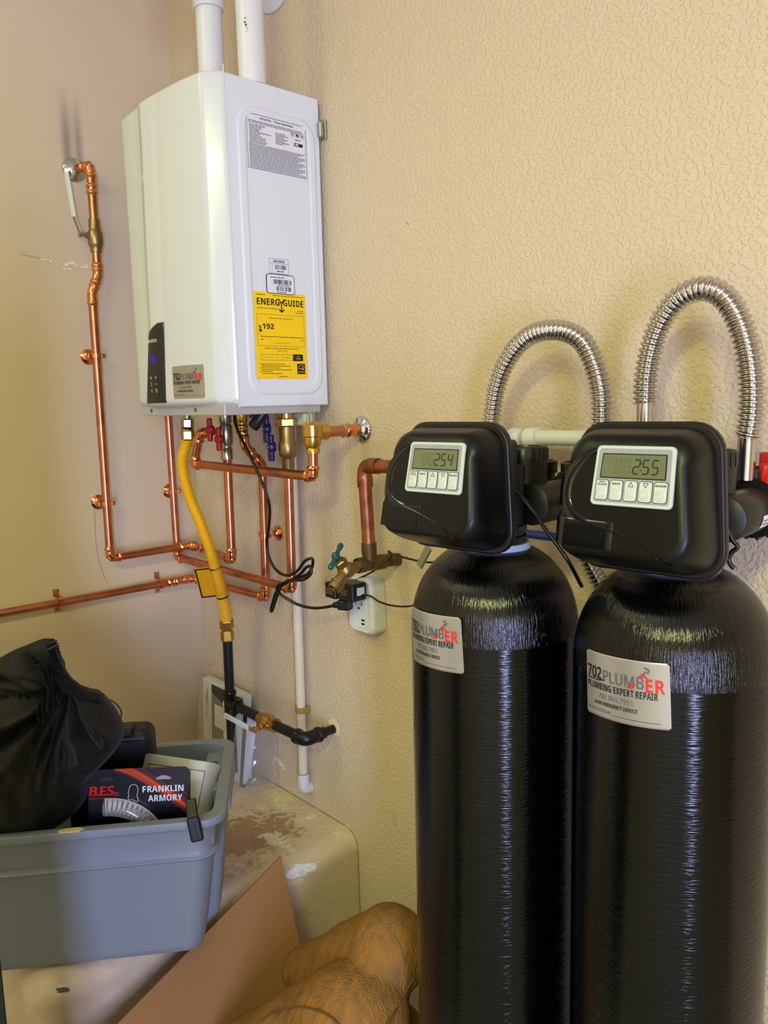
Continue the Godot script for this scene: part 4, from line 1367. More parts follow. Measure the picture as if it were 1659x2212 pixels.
	turned(t, "valve_stem", V3(0.494, 0.612, 0.112), V3(-0.1, -0.35, 1), [Vector2(0, 0), Vector2(0.011, 0), Vector2(0.011, 0.010), Vector2(0.006, 0.012), Vector2(0.006, 0.019), Vector2(0.009, 0.019), Vector2(0.009, 0.026), Vector2(0, 0.027)], M.brass)
	lever(t, V3(0.497, 0.603, 0.134), V3(0.468, 0.604, 0.137), V3(0.385, 0.622, 0.158), V3(0, 1, 0.1), 0.014, M.galv, M.pex)
	mb = MB.new()
	var ep := resample(fillet([V3(0.626, 0.618, 0.094), V3(0.663, 0.618, 0.0935), V3(0.663, 0.619, 0.046)], 0.030, 10), 0.002)
	var es := lengths(ep)
	var radii := []
	for i in ep.size():
		var e := minf(es[i], es[es.size() - 1] - es[i])
		radii.append(0.0198 if e > 0.001 and e < 0.010 else (0.0178 if e > 0.010 else 0.0165))
	sweep(mb, ep, radii, 22)
	part("elbow", mb, M.iron, t)
	turned(t, "bushing", V3(0.663, 0.619, 0.048), V3(0, 0, -1), [Vector2(0.017, 0), Vector2(0.0155, 0.006), Vector2(0.0155, 0.014), Vector2(0.0115, 0.015), Vector2(0.0115, 0.047)], M.iron)
	mb = MB.new()
	var ring := PackedVector2Array()
	for k in 18:
		ring.append(Vector2(cos(k * TAU / 18), sin(k * TAU / 18)) * rng.randf_range(0.017, 0.026))
	plate(mb, Transform3D(Basis(), V3(0.663, 0.622, 0.0)), ring, 0.0002, 0.0025)
	part("plaster_patch", mb, M.cream, t, "rough plaster round the pipe hole")

func build_faucet() -> void:
	var t := thing("faucet_pipe", "old copper pipe with a teal-handled brass hose faucet on its tee", "faucet", V3(0.921, 1.10, 0.0))
	var r := 0.0145
	var mb := MB.new()
	cyl(mb, V3(0.921, 1.102, 0.001), V3(0.921, 1.107, 0.066), r, 22)
	part("pipe", mb, M.patina, t)
	mb = MB.new()
	cyl(mb, V3(0.921, 1.125, 0.086), V3(0.921, 1.300, 0.094), r, 22)
	part("pipe", mb, M.old_copper, t)
	mb = MB.new()
	var tee := [Vector2(r, 0), Vector2(r + 0.0025, 0), Vector2(r + 0.0025, 0.024), Vector2(r + 0.001, 0.03)]
	lathe(mb, frame_at(V3(0.921, 1.104, 0.046), V3(0, 0.03, 1)), tee + [Vector2(r + 0.001, 0.054), Vector2(r + 0.0025, 0.056), Vector2(r + 0.0025, 0.076), Vector2(r, 0.076)], 24)
	lathe(mb, frame_at(V3(0.921, 1.152, 0.087), V3(0, -1, -0.02)), [Vector2(r, 0), Vector2(r + 0.0025, 0), Vector2(r + 0.0025, 0.022), Vector2(r + 0.001, 0.030), Vector2(r + 0.001, 0.045)], 24)
	part("tee", mb, M.patina, t)
	mb = MB.new()
	var p := resample(fillet([V3(0.921, 1.276, 0.093), V3(0.921, 1.323, 0.094), V3(0.968, 1.323, 0.094)], 0.026, 10), 0.003)
	var s := lengths(p)
	var radii := []
	for i in p.size():
		var e := minf(s[i], s[s.size() - 1] - s[i])
		radii.append(r + (0.0028 if e < 0.021 else 0.0016))
	sweep(mb, p, radii, 24)
	part("elbow", mb, M.old_copper, t)
	mb = MB.new()
	cyl(mb, V3(0.962, 1.323, 0.094), V3(1.375, 1.323, 0.098), r, 22)
	part("pipe", mb, M.old_copper, t)
	# the hose bib
	turned(t, "faucet_body", V3(0.921, 1.105, 0.118), V3(0, -0.10, 1), [Vector2(r, 0), Vector2(0.0125, 0.004), Vector2(0.0125, 0.016), Vector2(0.0165, 0.024), Vector2(0.0185, 0.036), Vector2(0.016, 0.048), Vector2(0.008, 0.053), Vector2(0, 0.054)], M.brass_dull)
	var bon := V3(0.0, 0.78, 0.62).normalized()
	var c := V3(0.921, 1.100, 0.152)
	mb = MB.new()
	lathe(mb, frame_at(c, bon), [Vector2(0.0125, 0.0), Vector2(0.0125, 0.020)], 20)
	lathe(mb, frame_at(c + bon * 0.032, bon), [Vector2(0.0085, 0), Vector2(0.0085, 0.006), Vector2(0.004, 0.008), Vector2(0.004, 0.014)], 16)
	hexnut(mb, c + bon * 0.018, c + bon * 0.033, 0.0145)
	part("bonnet", mb, M.brass_dull, t)
	var hub := c + bon * 0.046
	mb = MB.new()
	var ax := V3(0.35, -0.58, 0.72)
	ax = (ax - bon * ax.dot(bon)).normalized()
	for sg in [-1.0, 1.0]:
		lathe(mb, frame_at(hub, ax * sg), [Vector2(0.006, 0.0), Vector2(0.0045, 0.010), Vector2(0.0048, 0.020), Vector2(0.0065, 0.029), Vector2(0.0060, 0.034), Vector2(0.003, 0.037), Vector2(0, 0.0375)], 16)
	lathe(mb, frame_at(hub - bon * 0.005, bon), [Vector2(0, 0), Vector2(0.0085, 0), Vector2(0.0095, 0.006), Vector2(0.0075, 0.011), Vector2(0, 0.012)], 18)
	part("handle", mb, M.teal, t, "teal tee handle")
	mb = MB.new()
	lathe(mb, frame_at(hub + bon * 0.006, bon), [Vector2(0, 0), Vector2(0.005, 0), Vector2(0.0045, 0.003), Vector2(0, 0.0035)], 12)
	part("handle_screw", mb, M.nickel, t)
	var sp := V3(0.0, -0.66, 0.75).normalized()
	mb = MB.new()
	lathe(mb, frame_at(c - sp * 0.004, sp), [Vector2(0.0135, 0), Vector2(0.012, 0.020), Vector2(0.0130, 0.026), Vector2(0.0130, 0.034), Vector2(0.0165, 0.036), Vector2(0.0165, 0.041), Vector2(0.0145, 0.042), Vector2(0.0145, 0.054), Vector2(0.0105, 0.054), Vector2(0.0105, 0.03)], 22)
	part("spout", mb, M.brass_dull, t)

func build_power() -> void:
	var t := thing("power_tap", "white plug-in wall outlet extender with two usb ports", "outlet", V3(0.826, 0.93, 0.0))
	var mb := MB.new()
	var rings := []
	var xf := Transform3D()
	for q in [[0.0, 0.0, 0.0], [0.030, 0.0, 0.001], [0.037, 0.002, 0.002], [0.041, 0.006, 0.006]]:
		rings.append(lift(outline(0.786 + q[1], 0.876 - q[1], 0.918 + q[2], 1.055 - q[1], 0.018, 6, 0.004), xf, q[0] + 0.001))
	loft(mb, rings)
	part("body", mb, M.pvc, t)
	mb = MB.new()
	plate(mb, Transform3D(), outline(0.806, 0.856, 0.936, 1.045, 0.006, 4, 0.004), 0.040, 0.0445)
	var f := part("face", mb, M.white_side, t)
	mb = MB.new()
	for q in [[0.820, 0.992], [0.840, 0.992]]:
		box(mb, V3(q[0] - 0.001, q[1] - 0.005, 0.0440), V3(q[0] + 0.001, q[1] + 0.005, 0.0450))
	cyl(mb, V3(0.830, 0.980, 0.0440), V3(0.830, 0.980, 0.0450), 0.003, 12)
	for y in [0.953, 0.944]:
		box(mb, V3(0.838, y - 0.0022, 0.0440), V3(0.849, y + 0.0022, 0.0450))
	part("sockets", mb, M.ink, f)
	# two black adapters plugged in side by side
	var spec := [[V3(0.757, 1.002, 0.045), V3(0.797, 1.040, 0.088), "black power adapter on the white outlet extender, half behind the other under the faucet spout"], [V3(0.806, 1.006, 0.046), V3(0.862, 1.048, 0.090), "black power adapter on the white outlet extender, the one with a white sticker"]]
	for k in 2:
		var lo: Vector3 = spec[k][0]
		var hi: Vector3 = spec[k][1]
		t = thing("power_adapter", spec[k][2], "power adapter", V3((lo.x + hi.x) / 2, lo.y, lo.z), "black power adapters")
		mb = MB.new()
		var o := PackedVector2Array([Vector2(lo.x, lo.y), Vector2(hi.x, lo.y), Vector2(hi.x, hi.y), Vector2(lo.x, hi.y)])
		rbox(mb, Transform3D(), lo, hi, 0.005, 3)
		part("body", mb, M.black_plastic, t)
		var fm := flat_map(V3((lo.x + hi.x) / 2, (lo.y + hi.y) / 2, hi.z), V3(1, 0, 0), V3(0, 1, 0))
		mb = MB.new()
		for j in 3:
			small_print(mb, -0.013, 0.011, 0.004 - 0.005 * j, 0.0024, fm)
		part("lettering", mb, M.tan, t)
		if k == 1:
			mb = MB.new()
			box(mb, V3(hi.x - 0.0005, lo.y + 0.014, lo.z + 0.008), V3(hi.x + 0.0008, hi.y - 0.010, hi.z - 0.014))
			part("sticker", mb, M.paper, t, "small white sticker")
			mb = MB.new()
			sweep(mb, curve([V3(0.860, 1.020, 0.06), V3(0.890, 1.022, 0.06), V3(0.915, 1.012, 0.055), V3(0.967, 1.013, 0.06), V3(1.039, 1.029, 0.08), V3(1.10, 1.051, 0.10), V3(1.25, 1.06, 0.05)], 0.008), 0.0022, 10)
			part("cord", mb, M.cord, t)
		else:
			mb = MB.new()
			sweep(mb, curve([V3(0.790, 1.03, 0.05), V3(0.875, 1.075, 0.030), V3(0.955, 1.12, 0.05), V3(0.973, 1.139, 0.075), V3(0.983, 1.138, 0.085), V3(1.021, 1.132, 0.08), V3(1.089, 1.133, 0.09), V3(1.13, 1.139, 0.10), V3(1.26, 1.16, 0.08)], 0.008), 0.0022, 10)
			part("cord", mb, M.cord, t)
	# the heater's own cord
	t = thing("power_cable", "black power cord from the heater, looped behind the pipes and plugged into the white outlet", "power cord", V3(0.79, 0.985, 0.07))
	mb = MB.new()
	sweep(mb, curve([V3(0.523, 1.45, 0.165), V3(0.540, 1.413, 0.175), V3(0.600, 1.349, 0.182), V3(0.645, 1.292, 0.182), V3(0.662, 1.230, 0.170), V3(0.633, 1.175, 0.152), V3(0.603, 1.113, 0.142), V3(0.624, 1.070, 0.142), V3(0.670, 1.052, 0.142), V3(0.718, 1.066, 0.14), V3(0.752, 1.098, 0.135), V3(0.765, 1.100, 0.125), V3(0.745, 1.065, 0.123), V3(0.70, 1.045, 0.128), V3(0.660, 1.027, 0.142)], 0.006), 0.0036, 12)
	sweep(mb, curve([V3(0.655, 1.020, 0.146), V3(0.719, 1.058, 0.132), V3(0.757, 1.084, 0.130), V3(0.767, 1.070, 0.132), V3(0.740, 1.050, 0.136), V3(0.685, 1.040, 0.142), V3(0.639, 1.009, 0.142), V3(0.612, 0.969, 0.140), V3(0.605, 0.950, 0.140), V3(0.616, 0.957, 0.142), V3(0.640, 0.990, 0.146), V3(0.668, 1.028, 0.148)], 0.006), 0.0036, 12)
	sweep(mb, curve([V3(0.672, 1.032, 0.147), V3(0.655, 1.026, 0.150), V3(0.645, 1.008, 0.144), V3(0.655, 0.990, 0.128), V3(0.677, 0.972, 0.105), V3(0.719, 0.969, 0.090), V3(0.761, 0.978, 0.080), V3(0.780, 0.985, 0.075)], 0.006), 0.0036, 12)
	part("cord", mb, M.cord, t)
	mb = MB.new()
	cyl(mb, V3(0.774, 0.983, 0.076), V3(0.790, 0.986, 0.070), 0.0068, 14, 0.001, 0.0085)
	part("strain_relief", mb, M.black_plastic, t)
	mb = MB.new()
	rbox(mb, Transform3D(Basis(Vector3.UP, 0.45), V3(0.803, 0.987, 0.063)), V3(-0.017, -0.012, -0.011), V3(0.016, 0.012, 0.012), 0.004, 2)
	part("plug", mb, M.black_plastic, t)

# ------------------------------------------------------------------ filter tanks

const COVER := [[0.0905, 0.0895, 1.253, 1.421, 0.032, 0.0, 0.008], [0.110, 0.0890, 1.254, 1.420, 0.032, 0.0, 0.008], [0.125, 0.0880, 1.259, 1.4175, 0.032, 0.02, 0.009], [0.137, 0.0870, 1.265, 1.4155, 0.031, 0.07, 0.010], [0.147, 0.0845, 1.271, 1.413, 0.030, 0.14, 0.011], [0.1535, 0.0810, 1.276, 1.4095, 0.028, 0.19, 0.011], [0.1570, 0.0770, 1.280, 1.406, 0.026, 0.21, 0.011], [0.1583, 0.0730, 1.284, 1.402, 0.024, 0.21, 0.011], [0.1586, 0.0700, 1.288, 1.399, 0.022, 0.21, 0.011]]

func face_xf(x: float, y: float, off: float, tilt := 0.21) -> Transform3D:
	return Transform3D(Basis(Vector3.RIGHT, -tilt), V3(x, y, off))

func build_tank(at: Vector3, label: String, time: String, bearing: float, sticker_y: float, cord: Array, taper: float) -> void:
	var t := thing("filter_tank", label, "filter tank", at, "black filter tanks with control heads")
	local_frame[t] = true
	t.rotation.y = deg_to_rad(5.2)
	# wound body and dome
	var R := 0.127
	var mb := MB.new()
	lathe(mb, Transform3D(), [Vector2(0, 0.004), Vector2(R - 0.004, 0.004), Vector2(R + 0.003, 0.010), Vector2(R + 0.003, 0.06)], 64)
	part("base", mb, M.rubber, t)
	mb = MB.new()
	var prof := []
	for k in 24:
		var y := lerpf(0.05, 1.115, k / 23.0)
		prof.append(Vector2(R, y))
	lathe(mb, Transform3D(), prof, 96)
	part("wound_body", mb, M.tank, t)
	mb = MB.new()
	prof = []
	for k in 22:
		var an := k / 21.0 * 1.19
		prof.append(Vector2(R * pow(cos(an), 0.80), 1.115 + 0.131 * sin(an)))
	prof.append(Vector2(0.048, 1.238))
	prof.append(Vector2(0.040, 1.241))
	lathe(mb, Transform3D(), prof, 96)
	part("dome", mb, M.dome, t)
	service_sticker(t, cyl_map(R + 0.0002, bearing, sticker_y, 0.05), 0.115, 0.081)
	mb = MB.new()
	lathe(mb, Transform3D(), [Vector2(0.03, 1.234), Vector2(0.055, 1.236), Vector2(0.056, 1.240), Vector2(0.054, 1.246), Vector2(0.03, 1.247)], 40)
	part("neck_collar", mb, M.collar, t)
	# --- valve body behind the cover
	mb = MB.new()
	var pr := [Vector2(0.03, 1.246), Vector2(0.050, 1.246), Vector2(0.050, 1.256), Vector2(0.046, 1.258), Vector2(0.046, 1.262), Vector2(0.050, 1.264), Vector2(0.050, 1.272), Vector2(0.045, 1.275), Vector2(0.045, 1.30), Vector2(0.047, 1.36), Vector2(0.0, 1.362)]
	lathe(mb, Transform3D(), pr, 36)
	box(mb, V3(-0.05, 1.262, 0.0), V3(0.046, 1.40, 0.086), 0.008, 3)
	var vb := part("valve_body", mb, M.dark_plastic, t)
	mb = MB.new()
	lathe(mb, Transform3D(Basis(), V3(0.016, -0.012, -0.062)), [Vector2(0.0, 1.285), Vector2(0.026, 1.288), Vector2(0.027, 1.338), Vector2(0.0335, 1.342), Vector2(0.0340, 1.376), Vector2(0.030, 1.378)], 32)
	part("piston_housing", mb, M.dark_plastic, vb)
	mb = MB.new()
	lathe(mb, Transform3D(Basis(), V3(0.016, -0.012, -0.062)), [Vector2(0.030, 1.376), Vector2(0.0345, 1.376), Vector2(0.0345, 1.396), Vector2(0.0325, 1.398), Vector2(0.028, 1.398), Vector2(0.027, 1.394), Vector2(0, 1.394)], 32)
	for k in 20:
		var an := k * TAU / 20
		var c := V3(0.016 + 0.0345 * cos(an), 1.374, 0.0345 * sin(an) - 0.062)
		rbox(mb, Transform3D(Basis(Vector3.UP, -an), c), V3(-0.0005, -0.009, -0.0022), V3(0.0012, 0.009, 0.0022), 0.0005, 1)
	part("piston_cap", mb, M.black_plastic, vb)
	# meter and outlet barrels running to the bypass
	for s in [-1, 1]:
		mb = MB.new()
		var x: float = 0.042 * s + 0.004
		cyl(mb, V3(x, 1.300, -0.03), V3(x, 1.300, -0.145), 0.031, 28, 0.002)
		var bar := part("barrel", mb, M.dark_plastic, vb)
		mb = MB.new()
		lathe(mb, frame_at(V3(x, 1.300, -0.143), V3(0, 0, -1)), [Vector2(0.02, 0), Vector2(0.040, 0), Vector2(0.041, 0.003), Vector2(0.041, 0.022), Vector2(0.036, 0.026), Vector2(0.02, 0.026)], 32)
		for k in 18:
			var an := k * TAU / 18
			rbox(mb, Transform3D(Basis(Vector3.BACK, an), V3(x + 0.041 * cos(an), 1.300 + 0.041 * sin(an), -0.156)), V3(-0.001, -0.002, -0.010), V3(0.0025, 0.002, 0.010), 0.0006, 1)
		part("union_nut", mb, M.black_plastic, vb)
		if s == 1:
			mb = MB.new()
			var lm := func(p: Vector2, l: float) -> Vector3:
				var an: float = -0.35 + p.y / 0.031
				return V3(x + (0.031 + l) * cos(an), 1.300 + (0.031 + l) * sin(an), -0.108 - p.x)
			rect(mb, -0.016, -0.008, 0.016, 0.010, lm, 0.0006)
			for k in 4:
				rect(mb, -0.016, -0.008 + 0.0045 * k, 0.016, -0.0035 + 0.0045 * k, lm, 0.0007)
			var st := part("sticker", mb, M.paper, vb, "small white sticker on the barrel")
			mb = MB.new()
			for k in 2:
				small_print(mb, -0.012, 0.010, 0.003 - 0.005 * k, 0.0025, lm, 0.0012)
			part("lettering", mb, M.grey_ink, vb)
		mb = MB.new()
		lathe(mb, Transform3D(Basis(), V3(x, 1.318, -0.185)), [Vector2(0.0, 0), Vector2(0.030, 0.0), Vector2(0.030, 0.014), Vector2(0.034, 0.015), Vector2(0.034, 0.034), Vector2(0.028, 0.036), Vector2(0.026, 0.030), Vector2(0, 0.030)], 28)
		cyl(mb, V3(x, 1.300, -0.165), V3(x, 1.300, -0.212), 0.030, 24)
		part("bypass_valve", mb, M.black_plastic, vb)
		mb = MB.new()
		box(mb, V3(x - 0.005, 1.346, -0.192), V3(x + 0.012, 1.376, -0.180), 0.003, 2)
		part("bypass_handle", mb, M.orange_red, vb, "red bypass handle")
	mb = MB.new()
	cyl(mb, V3(0.034, 1.314, -0.052), V3(0.056, 1.314, -0.052), 0.0135, 20, 0.001)
	part("port_plug", mb, M.black_plastic, vb)
	mb = MB.new()
	for k in 2:
		rbox(mb, Transform3D(Basis(Vector3.RIGHT, PI / 4 + k * PI / 2), V3(0.0562, 1.314, -0.052)), V3(0, -0.009, -0.0012), V3(0.0012, 0.009, 0.0012), 0.0004, 1)
	part("plug_cross", mb, M.dark_plastic, vb)
	# --- back plate and cover
	mb = MB.new()
	var xf := Transform3D()
	loft(mb, [lift(outline(-0.094, 0.094, 1.248, 1.4265, 0.034, 6, 0.006), xf, 0.082), lift(outline(-0.0955, 0.0955, 1.246, 1.428, 0.036, 6, 0.006), xf, 0.0835), lift(outline(-0.0955, 0.0955, 1.246, 1.428, 0.036, 6, 0.006), xf, 0.0915), lift(outline(-0.093, 0.093, 1.249, 1.4255, 0.034, 6, 0.006), xf, 0.093)])
	part("back_plate", mb, M.dark_plastic, t)
	mb = MB.new()
	var rings := []
	for q in COVER:
		var ring := PackedVector3Array()
		for p in outline(-q[1], q[1], q[2], q[3], q[4], 6, q[6]):
			ring.append(V3(p.x, p.y, q[0] + (1.335 - p.y) * q[5]))
		rings.append(ring)
	loft(mb, rings)
	var cover := part("cover", mb, M.head, t)
	# the swoosh: a glossy hollow round the left and a thin ridge to the right
	var sections := COVER
	var fz := func(p: Vector2, l: float) -> Vector3:
		var off := 0.09
		for k in range(sections.size() - 1, -1, -1):
			var q = sections[k]
			var d := minf(q[1] - absf(p.x), minf(p.y - q[2], q[3] - p.y))
			if d >= 0.0:
				off = q[0] + (1.335 - p.y) * q[5]
				if k < sections.size() - 1:
					var n = sections[k + 1]
					var e := minf(n[1] - absf(p.x), minf(p.y - n[2], n[3] - p.y))
					off = lerpf(off, n[0] + (1.335 - p.y) * n[5], clampf(d / maxf(d - e, 1e-6), 0.0, 1.0))
				break
		return V3(p.x, p.y, off + l)
	mb = MB.new()
	var outer := curve([V3(-0.020, 1.404, 0), V3(-0.056, 1.390, 0), V3(-0.0775, 1.366, 0), V3(-0.0815, 1.342, 0), V3(-0.070, 1.320, 0), V3(-0.040, 1.311, 0), V3(-0.005, 1.3045, 0), V3(0.030, 1.292, 0), V3(0.062, 1.274, 0)], 0.004)
	var inner := curve([V3(-0.020, 1.404, 0), V3(-0.043, 1.389, 0), V3(-0.0590, 1.366, 0), V3(-0.0625, 1.345, 0), V3(-0.056, 1.328, 0), V3(-0.034, 1.318, 0), V3(-0.003, 1.3085, 0), V3(0.031, 1.2945, 0), V3(0.062, 1.2742, 0)], 0.004)
	var cnt := 60
	var p := PackedVector3Array()
	for i in cnt:
		var f := float(i) / (cnt - 1)
		var a := outer[int(f * (outer.size() - 1))]
		var b := inner[int(f * (inner.size() - 1))]
		for j in 5:
			var w := j / 4.0
			var c := a.lerp(b, w)
			p.append(fz.call(Vector2(c.x, c.y), -0.0008 + 0.0026 * (1.0 - pow(absf(w * 2.0 - 1.0), 2.0))))
	mb.grid(p, cnt, 5)
	part("swoosh", mb, M.head_gloss, cover)
	mb = MB.new()
	var wp := PackedVector3Array()
	for r in 7:
		for k in 13:
			var edge := r == 0 or r == 6 or k == 0 or k == 12
			var wx := lerpf(-0.0835, -0.006, clampf((k - 1) / 10.0, 0.0, 1.0))
			var wy := lerpf(1.286, 1.3175, clampf((r - 1) / 4.0, 0.0, 1.0)) - (wx + 0.05) * 0.02
			wp.append(fz.call(Vector2(wx, wy), -0.001 if edge else 0.0012))
	mb.grid(wp, 7, 13)
	part("badge_window", mb, M.head_gloss if time == "2:55" else M.head, cover)
	# --- display
	var fx := face_xf(0.012, 1.369, 0.1525, 0.21) * Transform3D(Basis.from_scale(V3(0.94, 0.92, 1.0)), Vector3.ZERO)
	var fm := flat_map(fx.origin, fx.basis.x, fx.basis.y)
	mb = MB.new()
	loft(mb, [lift(outline(-0.0515, 0.0515, -0.0375, 0.0375, 0.006, 5, 0.002), fx, -0.002), lift(outline(-0.0515, 0.0515, -0.0375, 0.0375, 0.006, 5, 0.002), fx, 0.0012), lift(outline(-0.0505, 0.0505, -0.0365, 0.0365, 0.0055, 5, 0.002), fx, 0.002)])
	var bz := part("display_bezel", mb, M.bezel, t)
	mb = MB.new()
	plate(mb, fx, outline(-0.0475, 0.0475, -0.0335, 0.0335, 0.004, 4, 0.002), 0.0015, 0.0023)
	part("bezel_panel", mb, M.bezel_grey, bz)
	mb = MB.new()
	plate(mb, fx, outline(-0.0415, 0.0415, -0.0035, 0.0275, 0.001, 2, 0.001), 0.0018, 0.0026)
	part("screen_edge", mb, M.panel_line, bz)
	mb = MB.new()
	plate(mb, fx, outline(-0.0400, 0.0400, -0.0020, 0.0260, 0.0005, 2, 0.001), 0.0020, 0.0030)
	var lcd := part("lcd_screen", mb, M.lcd, t)
	mb = MB.new()
	var x0 := 0.0045
	for ch in time:
		if ch == ":":
			rect(mb, x0 - 0.0065, 0.0148, x0 - 0.005, 0.0163, fm, 0.0034)
			rect(mb, x0 - 0.0070, 0.0068, x0 - 0.0055, 0.0083, fm, 0.0034)
			continue
		seven(mb, ch, Vector2(x0, 0.0115), 0.0072, 0.0170, 0.0017, fm, 0.0034)
		x0 += 0.0115
	part("lcd_digits", mb, M.lcd_ink, lcd)
	mb = MB.new()
	for k in 2:
		seven(mb, "8", Vector2(-0.007 - 0.0115 * k, 0.0115), 0.0072, 0.0170, 0.0012, fm, 0.0033)
	part("ghost_digits", mb, M.lcd_ghost, lcd)
	var names := ["SET CLOCK", "NEXT", "", "", "REGEN"]
	for k in 5:
		var x := -0.0368 + 0.0184 * k
		mb = MB.new()
		plate(mb, fx, outline(x - 0.0084, x + 0.0084, -0.0312, -0.0055, 0.0035, 4), 0.0018, 0.0027)
		plate(mb, fx, outline(x - 0.0076, x + 0.0076, -0.0304, -0.0063, 0.003, 4), 0.002, 0.0030)
		part("key_edge", mb, M.ink, bz)
		mb = MB.new()
		plate(mb, fx, outline(x - 0.0077, x + 0.0077, -0.0305, -0.0062, 0.003, 4), 0.002, 0.0032)
		lathe(mb, Transform3D(fx.basis * Basis(Vector3.RIGHT, PI / 2), fx * V3(x, -0.0225, 0.003)), [Vector2(0.0068, 0), Vector2(0.0062, 0.0010), Vector2(0.0050, 0.0012), Vector2(0.0046, 0.0008), Vector2(0.0036, 0.0008), Vector2(0.0030, 0.0018), Vector2(0, 0.0020)], 20)
		var key := part("button", mb, M.key, t)
		mb = MB.new()
		if k == 0:
			text(mb, "SET", Vector2(x, -0.0083), 0.0080, 0.0022, fm, 0.0036)
			text(mb, "CLOCK", Vector2(x, -0.0116), 0.0122, 0.0022, fm, 0.0036)
		elif k == 2 or k == 3:
			var s := 1.0 if k == 2 else -1.0
			stroke(mb, PackedVector2Array([Vector2(x - 0.003, -0.0105 - 0.0026 * s), Vector2(x + 0.003, -0.0105 - 0.0026 * s), Vector2(x, -0.0105 + 0.0030 * s), Vector2(x - 0.003, -0.0105 - 0.0026 * s)]), 0.0006, fm, 0.0036)
		else:
			text(mb, names[k], Vector2(x, -0.0103), 0.0105 if k == 1 else 0.0128, 0.0024, fm, 0.0036)
		part("lettering", mb, M.ink, key)
	mb = MB.new()
	sweep(mb, curve(cord, 0.005), 0.0030, 10)
	part("cord", mb, M.cord, t)

